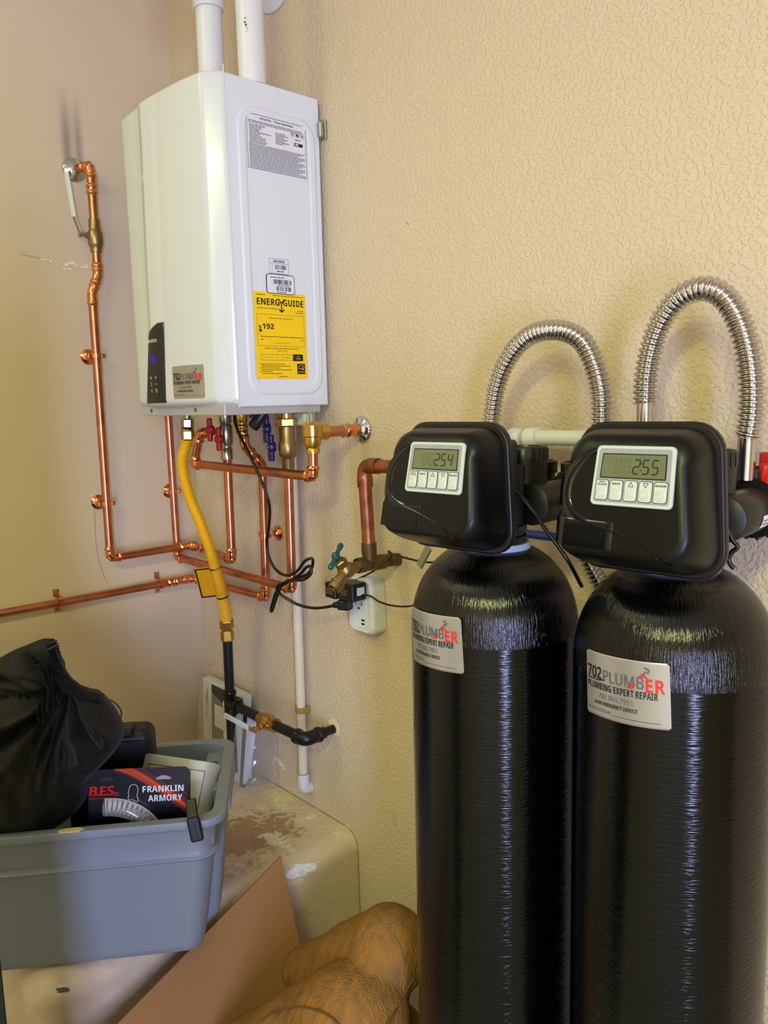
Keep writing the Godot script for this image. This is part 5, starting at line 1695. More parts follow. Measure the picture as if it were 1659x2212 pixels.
func build_hoses() -> void:
	var t := thing("steel_hose", "corrugated stainless hose arching behind the left black control head", "water hose", V3(1.40, 1.34, 0.11), "corrugated stainless hoses")
	var path := curve([V3(1.284, 1.33, 0.105), V3(1.286, 1.39, 0.108), V3(1.297, 1.460, 0.11), V3(1.315, 1.507, 0.11), V3(1.346, 1.545, 0.11), V3(1.380, 1.564, 0.11), V3(1.417, 1.568, 0.11), V3(1.453, 1.561, 0.11), V3(1.481, 1.542, 0.11), V3(1.501, 1.506, 0.11), V3(1.512, 1.470, 0.11), V3(1.515, 1.427, 0.11), V3(1.514, 1.36, 0.11)], 0.01)
	part("hose", ribbed(path, 0.0146, 0.0025, 0.0084, 26), M.steel, t)
	var mb := MB.new()
	cyl(mb, V3(1.284, 1.345, 0.105), V3(1.284, 1.29, 0.105), 0.0115, 20)
	part("end_tube", mb, M.steel, t)
	t = thing("steel_hose", "tall corrugated stainless hose looping up beside the right black control head", "water hose", V3(1.66, 1.34, 0.11), "corrugated stainless hoses")
	path = curve([V3(1.589, 1.446, 0.110), V3(1.5885, 1.465, 0.110), V3(1.591, 1.497, 0.110), V3(1.599, 1.535, 0.110), V3(1.613, 1.567, 0.110), V3(1.637, 1.594, 0.110), V3(1.666, 1.604, 0.110), V3(1.691, 1.599, 0.110), V3(1.713, 1.578, 0.110), V3(1.731, 1.542, 0.110), V3(1.742, 1.501, 0.110), V3(1.747, 1.457, 0.110), V3(1.746, 1.415, 0.110), V3(1.743, 1.398, 0.110)], 0.01)
	part("hose", ribbed(path, 0.0152, 0.0026, 0.0086, 26), M.steel, t)
	mb = MB.new()
	cyl(mb, V3(1.589, 1.450, 0.110), V3(1.589, 1.30, 0.110), 0.0118, 22)
	part("end_tube", mb, M.steel, t)
	mb = MB.new()
	cyl(mb, V3(1.743, 1.402, 0.110), V3(1.742, 1.34, 0.110), 0.0122, 22)
	part("end_tube", mb, M.steel, t)
	mb = MB.new()
	cyl(mb, V3(1.719, 1.352, 0.10), V3(1.719, 1.378, 0.10), 0.009, 16, 0.001)
	part("clip", mb, M.navy, t)
	t = thing("steel_hose", "corrugated stainless hose seen in the gap between the two black tanks", "water hose", V3(1.53, 1.10, 0.10), "corrugated stainless hoses")
	path = curve([V3(1.462, 1.235, 0.095), V3(1.482, 1.198, 0.10), V3(1.500, 1.170, 0.10), V3(1.522, 1.142, 0.10), V3(1.560, 1.09, 0.09), V3(1.585, 1.00, 0.07)], 0.01)
	part("hose", ribbed(path, 0.0125, 0.0022, 0.0078, 22), M.steel, t)
	# white bypass tubing between the two heads
	t = thing("crossover_tube", "white plastic tube with a cap running behind the heads of the two tanks", "water tube", V3(1.33, 1.37, 0.07))
	mb = MB.new()
	cyl(mb, V3(1.358, 1.389, 0.070), V3(1.62, 1.391, 0.070), 0.0135, 22)
	part("tube", mb, M.pex, t)
	mb = MB.new()
	lathe(mb, frame_at(V3(1.334, 1.389, 0.070), V3(1, 0, 0)), [Vector2(0, 0), Vector2(0.012, 0.0), Vector2(0.0165, 0.003), Vector2(0.0175, 0.008), Vector2(0.0175, 0.030), Vector2(0.0135, 0.031)], 24)
	part("cap", mb, M.pvc, t)
	t = thing("tube_stub", "short white plastic tube stub with a rounded cap beside the left control head", "water tube", V3(1.30, 1.37, 0.07))
	mb = MB.new()
	cyl(mb, V3(1.18, 1.388, 0.070), V3(1.312, 1.389, 0.070), 0.0135, 22)
	part("tube", mb, M.pex, t)
	mb = MB.new()
	lathe(mb, frame_at(V3(1.328, 1.389, 0.070), V3(-1, 0, 0)), [Vector2(0, 0), Vector2(0.010, 0.0005), Vector2(0.0155, 0.004), Vector2(0.0172, 0.010), Vector2(0.0172, 0.022), Vector2(0.0135, 0.023)], 24)
	part("cap", mb, M.pvc, t)
	mb = MB.new()
	cyl(mb, V3(1.29, 1.212, 0.058), V3(1.46, 1.216, 0.066), 0.0082, 18)
	single("drain_tube", mb, M.blue_tube, "blue plastic tube crossing behind the tank necks", "water tube", V3(1.29, 1.212, 0.058))
	t = thing("service_valve", "brass ball valve with a bent steel lever half hidden behind the left tank", "valve", V3(1.15, 1.16, 0.11))
	turned(t, "valve_body", V3(1.158, 1.186, 0.100), V3(1, 0.04, 0), [Vector2(0, 0), Vector2(0.012, 0), Vector2(0.012, 0.012), Vector2(0.017, 0.018), Vector2(0.017, 0.038), Vector2(0.012, 0.044), Vector2(0.012, 0.07)], M.brass_dull)
	turned(t, "stem_nut", V3(1.153, 1.186, 0.108), V3(-0.4, 0.1, 1), [Vector2(0, 0), Vector2(0.009, 0), Vector2(0.009, 0.012), Vector2(0.006, 0.013), Vector2(0.006, 0.020), Vector2(0, 0.021)], M.nickel, 16)
	lever(t, V3(1.149, 1.186, 0.123), V3(1.147, 1.174, 0.130), V3(1.126, 1.138, 0.134), V3(1, 0.3, 0.2), 0.020, M.galv, M.galv)
	t = thing("shutoff_cap", "bright red round cap at the right picture edge beside the tall steel hose", "cap", V3(1.768, 1.335, 0.092))
	turned(t, "cap", V3(1.768, 1.326, 0.092), Vector3.UP, [Vector2(0, 0), Vector2(0.0155, 0), Vector2(0.0155, 0.010), Vector2(0.0135, 0.016), Vector2(0.0125, 0.034), Vector2(0.010, 0.037), Vector2(0, 0.037)], M.bright_red)

# ------------------------------------------------------------------ tote and what is in it

func bin_xf() -> Transform3D:
	return Transform3D(Basis(Vector3.UP, deg_to_rad(55.2)), Vector3.ZERO)

func build_tote() -> void:
	var B := bin_xf()
	var t := thing("storage_tote", "grey plastic storage tote without its lid, on the plaster ledge", "storage box", B * V3(-0.165, 0.362, 0.86))
	var flat := Transform3D(Basis(V3(1, 0, 0), V3(0, 0, -1), V3(0, 1, 0)), Vector3.ZERO)
	var mb := MB.new()
	var rings := []
	# [u0, u1, n0, n1, corner radius, y]
	for q in [[-0.400, 0.064, 0.728, 0.992, 0.030, 0.3625], [-0.408, 0.072, 0.718, 1.001, 0.034, 0.368], [-0.412, 0.076, 0.714, 1.006, 0.036, 0.385], [-0.444, 0.106, 0.688, 1.026, 0.038, 0.580], [-0.454, 0.117, 0.678, 1.038, 0.042, 0.583], [-0.454, 0.117, 0.678, 1.038, 0.042, 0.588], [-0.444, 0.106, 0.690, 1.024, 0.036, 0.592], [-0.450, 0.113, 0.684, 1.031, 0.040, 0.648], [-0.463, 0.132, 0.670, 1.046, 0.044, 0.652], [-0.465, 0.135, 0.667, 1.049, 0.046, 0.656], [-0.465, 0.135, 0.667, 1.049, 0.046, 0.668], [-0.463, 0.133, 0.669, 1.047, 0.044, 0.670], [-0.447, 0.112, 0.686, 1.030, 0.040, 0.670], [-0.445, 0.109, 0.688, 1.027, 0.038, 0.667], [-0.440, 0.100, 0.694, 1.020, 0.036, 0.585], [-0.408, 0.070, 0.718, 1.000, 0.032, 0.372]]:
		var r := lift(outline(q[0], q[1], -q[3], -q[2], q[4], 6), B * flat, q[5])
		rings.append(r)
	loft(mb, rings)
	part("shell", mb, M.tote, t)
	# pillars at the right front corner, end handle and inner steps
	mb = MB.new()
	rbox(mb, B, V3(0.098, 0.605, 0.715), V3(0.134, 0.653, 0.890), 0.004, 2)
	part("end_handle", mb, M.tote, t)
	mb = MB.new()
	rbox(mb, B, V3(0.070, 0.592, 0.695), V3(0.108, 0.650, 0.740), 0.006, 2)
	part("inner_step", mb, M.tote, t)
	mb = MB.new()
	rbox(mb, B, V3(0.074, 0.592, 0.735), V3(0.108, 0.628, 0.785), 0.006, 2)
	part("inner_step", mb, M.tote, t)
	mb = MB.new()
	rbox(mb, B, V3(0.074, 0.592, 0.955), V3(0.108, 0.640, 1.005), 0.006, 2)
	part("inner_step", mb, M.tote, t)
	mb = MB.new()
	loft(mb, [lift(outline(0.0, 0.094, -0.890, -0.745, 0.016, 5), B * flat, 0.364), lift(outline(0.0, 0.098, -0.893, -0.742, 0.016, 5), B * flat, 0.372), lift(outline(0.0, 0.120, -0.915, -0.728, 0.018, 5), B * flat, 0.566), lift(outline(0.0, 0.112, -0.910, -0.732, 0.018, 5), B * flat, 0.578)])
	part("end_bulge", mb, M.tote, t)
	mb = MB.new()
	var o := PackedVector2Array([Vector2(-0.172, -1.047), Vector2(-0.150, -1.049), Vector2(-0.136, -1.048), Vector2(-0.128, -1.040), Vector2(-0.14, -1.034), Vector2(-0.165, -1.035), Vector2(-0.176, -1.040)])
	plate(mb, B * flat, o, 0.6695, 0.6715)
	part("tape", mb, M.tape, t, "scrap of pale masking tape on the rim")

func build_tote_contents() -> void:
	var B := bin_xf()
	# --- hard case
	var t := thing("hard_case", "black moulded hard case standing in the tote beside the drawstring bag", "case", B * V3(-0.10, 0.38, 0.79))
	var mb := MB.new()
	rbox(mb, B, V3(-0.21, 0.38, 0.775), V3(-0.028, 0.776, 0.855), 0.022, 4)
	part("body", mb, M.case, t)
	mb = MB.new()
	plate(mb, B, PackedVector2Array([Vector2(-0.118, 0.742), Vector2(-0.100, 0.720), Vector2(-0.086, 0.712), Vector2(-0.040, 0.730), Vector2(-0.040, 0.760), Vector2(-0.118, 0.760)]), 0.850, 0.861)
	part("latch", mb, M.case, t)
	mb = MB.new()
	rbox(mb, B, V3(-0.150, 0.768, 0.810), V3(-0.066, 0.785, 0.858), 0.004, 2)
	part("handle", mb, M.black_plastic, t)
	# --- silver carton with a rounded edge
	t = thing("silver_carton", "silver carton with a rounded end and thin black square outline, in the tote's right end", "box", B * V3(0.04, 0.50, 0.84))
	var C := B * Transform3D(Basis(Vector3.BACK, -0.235) * Basis(Vector3.RIGHT, -0.58), V3(0.041, 0.640, 0.895))
	mb = MB.new()
	var co := PackedVector2Array([Vector2(-0.10, 0.0), Vector2(-0.10, -0.07)])
	for k in 9:
		var an := -PI / 2 + k * PI / 8 * 0.5
		co.append(Vector2(0.022 + 0.040 * cos(an), -0.030 + 0.040 * sin(an)))
	for k in 9:
		var an := k * PI / 16
		co.append(Vector2(0.026 + 0.036 * cos(an), -0.036 + 0.036 * sin(an)))
	var cr := []
	co.reverse()
	for q in [[-0.13, 0.0], [0.078, 0.0], [0.080, 0.002]]:
		var ring := PackedVector3Array()
		for e in co:
			ring.append(C * V3(e.x - signf(e.x) * q[1], q[0], e.y - q[1]))
		cr.append(ring)
	loft(mb, cr, true, true, true)
	part("body", mb, M.carton, t)
	var fm := flat_map(C.origin, C.basis.x, C.basis.y)
	mb = MB.new()
	frame_lines(mb, -0.09, -0.06, 0.030, 0.060, 0.0013, fm, 0.0006)
	part("outline", mb, M.ink, t)
	# --- blister card
	t = thing("blister_card", "black and orange blister card reading FRANKLIN ARMORY with a coil spring in a clear tube", "package", B * V3(-0.035, 0.56, 0.98))
	C = B * Transform3D(Basis(Vector3.RIGHT, -0.06) * Basis(Vector3.BACK, -0.045), V3(-0.035, 0.660, 0.985))
	var w := 0.196
	var h := 0.190
	mb = MB.new()
	plate(mb, C, outline(-w / 2, w / 2, -h / 2, h / 2, 0.014, 5), -0.0008, 0.0008)
	var cm := mat(Color(1, 1, 1), 0.3)
	cm.albedo_texture = card_print()
	cm.uv1_scale = Vector3(1.0 / w, -1.0 / h, 1)
	cm.uv1_offset = Vector3(0.5, 0.5, 0)
	part("card", mb, cm, t)
	fm = flat_map(C.origin, C.basis.x, C.basis.y)
	mb = MB.new()
	text(mb, "FRANKLIN", Vector2(0.045, 0.052), 0.079, 0.0125, fm, 0.0012)
	text(mb, "ARMORY", Vector2(0.049, 0.033), 0.066, 0.0125, fm, 0.0012)
	var bust := PackedVector2Array([Vector2(-0.004, 0.046), Vector2(-0.003, 0.054), Vector2(-0.006, 0.061), Vector2(-0.012, 0.063), Vector2(-0.018, 0.060), Vector2(-0.0205, 0.053), Vector2(-0.0205, 0.049), Vector2(-0.0225, 0.046), Vector2(-0.0205, 0.044), Vector2(-0.0205, 0.040), Vector2(-0.0225, 0.036), Vector2(-0.022, 0.032), Vector2(-0.014, 0.032), Vector2(-0.007, 0.0275), Vector2(-0.003, 0.029), Vector2(-0.003, 0.034), Vector2(-0.0055, 0.039), Vector2(-0.004, 0.046)])
	stroke(mb, bust, 0.0008, fm, 0.0012)
	part("lettering", mb, M.paper, t)
	for q in [[-0.062, -0.001], [0.046, -0.001]]:
		mb = MB.new()
		poly(mb, PackedVector2Array([Vector2(q[0] - 0.015, 0.071), Vector2(q[0] + 0.015, 0.071), Vector2(q[0] + 0.013, 0.075), Vector2(q[0] + 0.004, 0.079), Vector2(q[0] - 0.004, 0.079), Vector2(q[0] - 0.013, 0.075)]), fm, 0.0012)
		part("hang_hole", mb, M.bezel_grey if q[0] > 0.0 else M.panel, t)
	mb = MB.new()
	text(mb, "BFS", Vector2(-0.072, 0.052), 0.046, 0.019, fm, 0.0012, "Droid Sans", 700, 0.1)
	text(mb, "III", Vector2(-0.044, 0.045), 0.009, 0.007, fm, 0.0012)
	rect(mb, -0.096, 0.043, -0.050, 0.0455, fm, 0.0012)
	text(mb, "Binary Firing Systems", Vector2(-0.070, 0.0365), 0.050, 0.0045, fm, 0.0012, "Droid Sans", 400)
	part("lettering", mb, M.bright_red, t)
	var arc := PackedVector3Array()
	for k in 25:
		var an := PI / 2 + 0.08 - k / 24.0 * 1.30
		arc.append(C * V3(-0.058 + 0.098 * cos(an), -0.076 + 0.098 * sin(an), 0.012))
	mb = MB.new()
	sweep(mb, arc, 0.0155, 18, false, Vector2(1, 1))
	part("clear_tube", mb, M.clear, t, "clear plastic tube")
	mb = MB.new()
	var helix := PackedVector3Array()
	for k in 300:
		var an := PI / 2 + 0.02 - k / 299.0 * 1.20
		var e := k / 299.0 * 13.0 * TAU
		var rad := 0.098 + 0.0125 * cos(e)
		helix.append(C * V3(-0.058 + rad * cos(an), -0.076 + rad * sin(an), 0.012 + 0.011 * sin(e)))
	sweep(mb, helix, 0.0010, 6)
	part("spring", mb, M.spring, t, "dark coil spring")
	mb = MB.new()
	var back := PackedVector2Array()
	for k in 17:
		var an := PI / 2 + 0.08 - k / 16.0 * 1.30
		back.append(Vector2(-0.058 + 0.113 * cos(an), -0.076 + 0.113 * sin(an)))
	for k in 17:
		var an := PI / 2 + 0.08 - (16 - k) / 16.0 * 1.30
		back.append(Vector2(-0.058 + 0.083 * cos(an), -0.076 + 0.083 * sin(an)))
	poly(mb, back, fm, 0.0012)
	part("tube_backing", mb, M.pale_ink, t)
	# --- rubber tag over the rim
	t = thing("rubber_fob", "black rubber fob hanging over the tote's front rim below the orange card corner", "fob", B * V3(0.078, 0.64, 1.05))
	C = B * Transform3D(Basis(Vector3.BACK, 0.17) * Basis(Vector3.RIGHT, -0.12), V3(0.0775, 0.672, 1.058))
	mb = MB.new()
	rbox(mb, C, V3(-0.0125, -0.036, -0.006), V3(0.0125, 0.012, 0.006), 0.0055, 4)
	part("grip", mb, M.rubber, t)
	mb = MB.new()
	rbox(mb, C * Transform3D(Basis(Vector3.RIGHT, -0.55), V3(0.0, 0.010, 0.0)), V3(-0.0105, 0.0, -0.006), V3(0.0105, 0.036, 0.004), 0.004, 3)
	part("strap", mb, M.panel, t)
	fm = flat_map(C * V3(0, -0.012, 0.006), C.basis.y, -C.basis.x)
	mb = MB.new()
	for k in 6:
		var c := C * V3(0.0015, -0.030 + 0.0065 * k, 0.006)
		lathe(mb, frame_at(c, C.basis.z), [Vector2(0.0022, -0.0005), Vector2(0.0018, 0.0007), Vector2(0.001, 0.0007), Vector2(0.0008, -0.0003)], 10)
	part("embossing", mb, M.black_plastic, t)

func card_print() -> ImageTexture:
	var im := Image.create(392, 380, false, Image.FORMAT_RGB8)
	for y in 380:
		for x in 392:
			var p := Vector2(x / 392.0, y / 380.0)
			var c := Color(0.035, 0.03, 0.045)
			# streaks sweep down from the top middle to the right edge
			var s := p.y - pow(maxf(p.x - 0.26, 0.0) / 0.74, 1.35) * 0.50
			var band := p.x > 0.26 and s < 0.05 and s > -0.34
			if band:
				var k := 0.5 + 0.5 * sin(s * 95.0 + sin(p.x * 5.0))
				var hot := smoothstep(0.05, -0.02, s) * smoothstep(-0.14, -0.02, s)
				c = c.lerp(Color(0.86, 0.27, 0.07), clampf(hot * (0.7 + 0.5 * k), 0.0, 1.0))
				c = c.lerp(Color(0.36, 0.10, 0.14), (1.0 - hot) * k * 0.85 * smoothstep(-0.34, -0.10, s))
			im.set_pixel(x, y, c)
	return ImageTexture.create_from_image(im)

func build_bag() -> void:
	var B := bin_xf()
	var c2 := Vector2(-0.212, 0.785)
	var sil := [Vector2(-0.341, 0.967), Vector2(-0.288, 0.982), Vector2(-0.235, 1.005), Vector2(-0.205, 1.016), Vector2(-0.184, 1.014), Vector2(-0.180, 0.992), Vector2(-0.178, 0.965), Vector2(-0.172, 0.950), Vector2(-0.160, 0.930), Vector2(-0.144, 0.914), Vector2(-0.127, 0.903), Vector2(-0.107, 0.893), Vector2(-0.091, 0.873), Vector2(-0.077, 0.847), Vector2(-0.065, 0.812), Vector2(-0.068, 0.798), Vector2(-0.079, 0.784), Vector2(-0.104, 0.756), Vector2(-0.128, 0.731), Vector2(-0.140, 0.705), Vector2(-0.151, 0.675), Vector2(-0.170, 0.653), Vector2(-0.203, 0.631), Vector2(-0.236, 0.609), Vector2(-0.268, 0.600), Vector2(-0.322, 0.595), Vector2(-0.374, 0.608), Vector2(-0.420, 0.677), Vector2(-0.436, 0.775), Vector2(-0.408, 0.887)]
	var pol := []
	for q in sil:
		var d: Vector2 = q - c2
		pol.append(Vector2(fposmod(d.angle(), TAU), d.length()))
	pol.sort_custom(func(a, b): return a.x < b.x)
	var radius := func(an: float) -> float:
		an = fposmod(an, TAU)
		for k in pol.size():
			var a: Vector2 = pol[k]
			var b: Vector2 = pol[(k + 1) % pol.size()]
			var ax := a.x
			var bx := b.x if k < pol.size() - 1 else b.x + TAU
			var q := an if an >= pol[0].x else an + TAU
			if q >= ax and q <= bx:
				return lerpf(a.y, b.y, (q - ax) / maxf(bx - ax, 1e-6))
		return 0.1
	var t := thing("drawstring_bag", "black nylon drawstring bag, full and slumped over the left of the tote", "bag", B * V3(-0.25, 0.595, 0.94))
	var ns := FastNoiseLite.new()
	ns.seed = 5
	ns.frequency = 5.0
	ns.fractal_octaves = 3
	var fold := FastNoiseLite.new()
	fold.seed = 8
	fold.frequency = 1.0
	fold.fractal_octaves = 2
	var knot := Vector2(-0.158, 0.918)
	var shape := func(an: float, s: float, side: float) -> Vector3:
		var r: float = radius.call(an) * s
		var p := c2 + Vector2(cos(an), sin(an)) * r
		var dep: float = (0.115 if side > 0.0 else 0.13) * pow(maxf(1.0 - s * s, 0.0), 0.55)
		# the mouth end is flatter
		dep *= 1.0 - 0.45 * smoothstep(0.86, 1.0, p.y)
		var k := p - knot
		var dist := k.length()
		var ang := k.angle()
		var inside := smoothstep(1.0, 0.8, s)
		var pleat := fold.get_noise_2d(ang * 3.2 + 4.0 * side, dist * 1.2 + 3.0) * 0.040 + sin(ang * 13.0 + ns.get_noise_2d(p.x, p.y) * 3.0) * 0.010
		dep += pleat * inside * exp(-pow(maxf(dist - 0.05, 0.0) / 0.13, 2.0)) * smoothstep(0.0, 0.02, dist)
		dep -= 0.045 * exp(-dist * dist / 0.0012) * inside
		dep += ns.get_noise_3d(p.x * 1.2, p.y * 1.2, side) * 0.020 * inside
		dep += ns.get_noise_3d(p.x * 4.0 + p.y, p.y * 2.0, side * 3.0) * 0.006 * inside
		return V3(p.x, p.y, 0.935 + side * maxf(dep, 0.0))
	var mb := MB.new()
	var na := 160
	var nsd := 44
	for side in [1.0, -1.0]:
		var p := PackedVector3Array()
		for i in nsd + 1:
			var s := sin(float(i) / nsd * PI / 2)
			for j in na + 1:
				p.append(B * shape.call(j * TAU / na, s, side))
		# rows run outward, columns counter-clockwise: flip the far side
		mb.grid(p, nsd + 1, na + 1, side > 0.0, PackedVector2Array(), true)
	part("cloth", mb, M.cloth, t)
	# the gathered hem along the mouth
	mb = MB.new()
	var hem := resample(curve([B * V3(-0.186, 1.012, 0.945), B * V3(-0.181, 0.985, 0.945), B * V3(-0.176, 0.958, 0.95), B * V3(-0.158, 0.930, 0.955), B * V3(-0.138, 0.911, 0.955), B * V3(-0.112, 0.896, 0.95), B * V3(-0.102, 0.890, 0.945)], 0.003), 0.0016)
	var rad := []
	for i in hem.size():
		rad.append(0.0085 + 0.0022 * sin(i * 0.95) + rng.randf() * 0.0012)
	sweep(mb, hem, rad, 12)
	part("gathered_hem", mb, M.cloth, t)
	mb = MB.new()
	sweep(mb, curve([B * V3(-0.112, 0.896, 0.95), B * V3(-0.092, 0.893, 0.952), B * V3(-0.074, 0.880, 0.95), B * V3(-0.064, 0.860, 0.948), B * V3(-0.068, 0.842, 0.95)], 0.004), 0.0016, 8)
	sweep(mb, curve([B * V3(-0.180, 1.004, 0.95), B * V3(-0.174, 0.990, 0.955), B * V3(-0.171, 0.972, 0.955), B * V3(-0.170, 0.955, 0.95)], 0.004), 0.0014, 8)
	part("drawcord", mb, M.cord, t)
	mb = MB.new()
	cyl(mb, B * V3(-0.190, 1.000, 0.962), B * V3(-0.171, 1.008, 0.962), 0.0028, 12)
	cyl(mb, B * V3(-0.1715, 1.0075, 0.962), B * V3(-0.1695, 1.0085, 0.962), 0.0045, 12)
	part("toggle", mb, M.panel, t)

# ------------------------------------------------------------------ papers, board, cushion

func build_manuals() -> void:
	var lean := Transform3D(Basis(Vector3.RIGHT, -0.05) , V3(0, 0.366, 0.030))
	var t := thing("manual", "upright manual with dark cover and white spine, in the clear bag by the corner", "manual", V3(0.13, 0.366, 0.05), "manuals in the clear bag")
	var mb := MB.new()
	rbox(mb, lean, V3(0.068, 0, 0.0), V3(0.30, 0.255, 0.030), 0.002, 2)
	part("pages", mb, M.page, t)
	mb = MB.new()
	rbox(mb, lean, V3(0.124, 0.0, 0.0302), V3(0.300, 0.247, 0.0312), 0.0004, 1)
	var cv := part("cover", mb, M.cover_dark, t)
	mb = MB.new()
	rbox(mb, lean, V3(0.142, 0.120, 0.0308), V3(0.225, 0.190, 0.0318), 0.0004, 1)
	part("cover_patch", mb, M.page, cv)
	var fm := flat_map(lean * V3(0.0, 0, 0.0302), lean.basis.y, -lean.basis.x)
	mb = MB.new()
	small_print(mb, 0.135, 0.215, -0.092, 0.006, fm)
	text(mb, "NAVIEN", Vector2(0.205, -0.098), 0.045, 0.007, fm, 0.0006)
	rect(mb, 0.06, -0.113, 0.145, -0.1118, fm)
	part("lettering", mb, M.ink, t)
	var l2 := Transform3D(Basis(Vector3.RIGHT, -0.06), V3(0, 0.366, 0.068))
	t = thing("manual", "thick white manual with a navy stripe leaning behind the black gas pipe", "manual", V3(0.30, 0.366, 0.08), "manuals in the clear bag")
	mb = MB.new()
	rbox(mb, l2, V3(0.268, 0, 0.0), V3(0.322, 0.235, 0.010), 0.001, 1)
	part("pages", mb, M.page, t)
	mb = MB.new()
	for k in 6:
		rbox(mb, l2, V3(0.284 + 0.0052 * k, 0.004, 0.0102), V3(0.2865 + 0.0052 * k, 0.228, 0.0116), 0.0004, 1)
	part("page_edge", mb, M.pale_ink, t)
	mb = MB.new()
	plate(mb, l2, PackedVector2Array([Vector2(0.312, -0.004), Vector2(0.328, -0.004), Vector2(0.352, 0.218), Vector2(0.332, 0.222)]), 0.002, 0.013)
	part("navy_stripe", mb, M.navy, t)
	mb = MB.new()
	plate(mb, l2, PackedVector2Array([Vector2(0.318, -0.004), Vector2(0.336, 0.012), Vector2(0.364, 0.10), Vector2(0.386, 0.205), Vector2(0.352, 0.220), Vector2(0.340, 0.12)]), 0.002, 0.0125)
	part("loose_sheet", mb, M.page_blue, t)
	mb = MB.new()
	rbox(mb, Transform3D(Basis(Vector3.RIGHT, -0.03), V3(0, 0.366, 0.064)), V3(0.238, 0, 0.018), V3(0.262, 0.232, 0.022), 0.0006, 1)
	var y0 := single("leaflet", mb, M.cream, "narrow cream leaflet strip standing beside the black gas pipe", "leaflet", V3(0.250, 0.366, 0.084))
	mb = MB.new()
	var fm2 := flat_map(V3(0.0, 0.0, 0.0035), V3(0, 1, 0), V3(-1, 0, 0))
	text(mb, "NAVIEN", Vector2(0.062, 0.0), 0.05, 0.008, fm2, 0.0006)
	local_frame[y0] = true
	part("lettering", mb, M.ink, y0)
	# the clear bag round them
	var p := PackedVector3Array()
	var ns := FastNoiseLite.new()
	ns.seed = 3
	ns.frequency = 14.0
	for i in 30:
		for j in 34:
			var x := lerpf(0.052, 0.400, j / 33.0)
			var y := lerpf(0.362, 0.655 - 0.10 * (j / 33.0), i / 29.0)
			var e := minf(j, 33 - j) / 3.0
			var z := 0.112 - 0.10 * exp(-e * 1.4) - (y - 0.362) * 0.10 + ns.get_noise_2d(x, y) * 0.012
			p.append(V3(x, y, maxf(z, 0.006)))
	mb = MB.new()
	mb.grid(p, 30, 34)
	single("plastic_bag", mb, M.film, "clear plastic bag wrapped round the manuals in the corner", "plastic bag", V3(0.22, 0.362, 0.06))

func build_board() -> void:
	var a := V3(0.760, 0.411, 0.245)
	var r := V3(0.955, 0.014, 0.285)
	var l := V3(0.955, 0.014, 1.535)
	var x := (l - r).normalized()
	var nn := (r - a).cross(x).normalized()
	if nn.x < 0.0:
		nn = -nn
	var y := nn.cross(x)
	var xf := Transform3D(Basis(x, y, nn), r)
	var inv := xf.affine_inverse()
	var o := PackedVector2Array()
	for q in [r, l, a]:
		var w: Vector3 = inv * q
		o.append(Vector2(w.x, w.y))
	var t := thing("cardboard_flap", "brown corrugated cardboard flap leaning against the plaster ledge", "cardboard", V3(0.93, 0.014, 0.6))
	var mb := MB.new()
	plate(mb, xf, o, -0.005, 0.0)
	part("sheet", mb, M.board, t)
	mb = MB.new()
	var fm := flat_map(r, x, y)
	stroke(mb, PackedVector2Array([Vector2(0.22, 0.13), Vector2(0.25, 0.17)]), 0.003, fm)
	stroke(mb, PackedVector2Array([Vector2(0.235, 0.125), Vector2(0.258, 0.155)]), 0.0012, fm)
	part("scuff", mb, M.cream, t, "pale scuff on the cardboard")

func sdf_capsule(p: Vector3, a: Vector3, b: Vector3, ra: float, rb: float) -> float:
	var ab := b - a
	var h := clampf((p - a).dot(ab) / ab.length_squared(), 0.0, 1.0)
	return p.distance_to(a + ab * h) - lerpf(ra, rb, h)

func smin(a: float, b: float, k: float) -> float:
	var h := clampf(0.5 + 0.5 * (b - a) / k, 0.0, 1.0)
	return lerpf(b, a, h) - k * h * (1.0 - h)

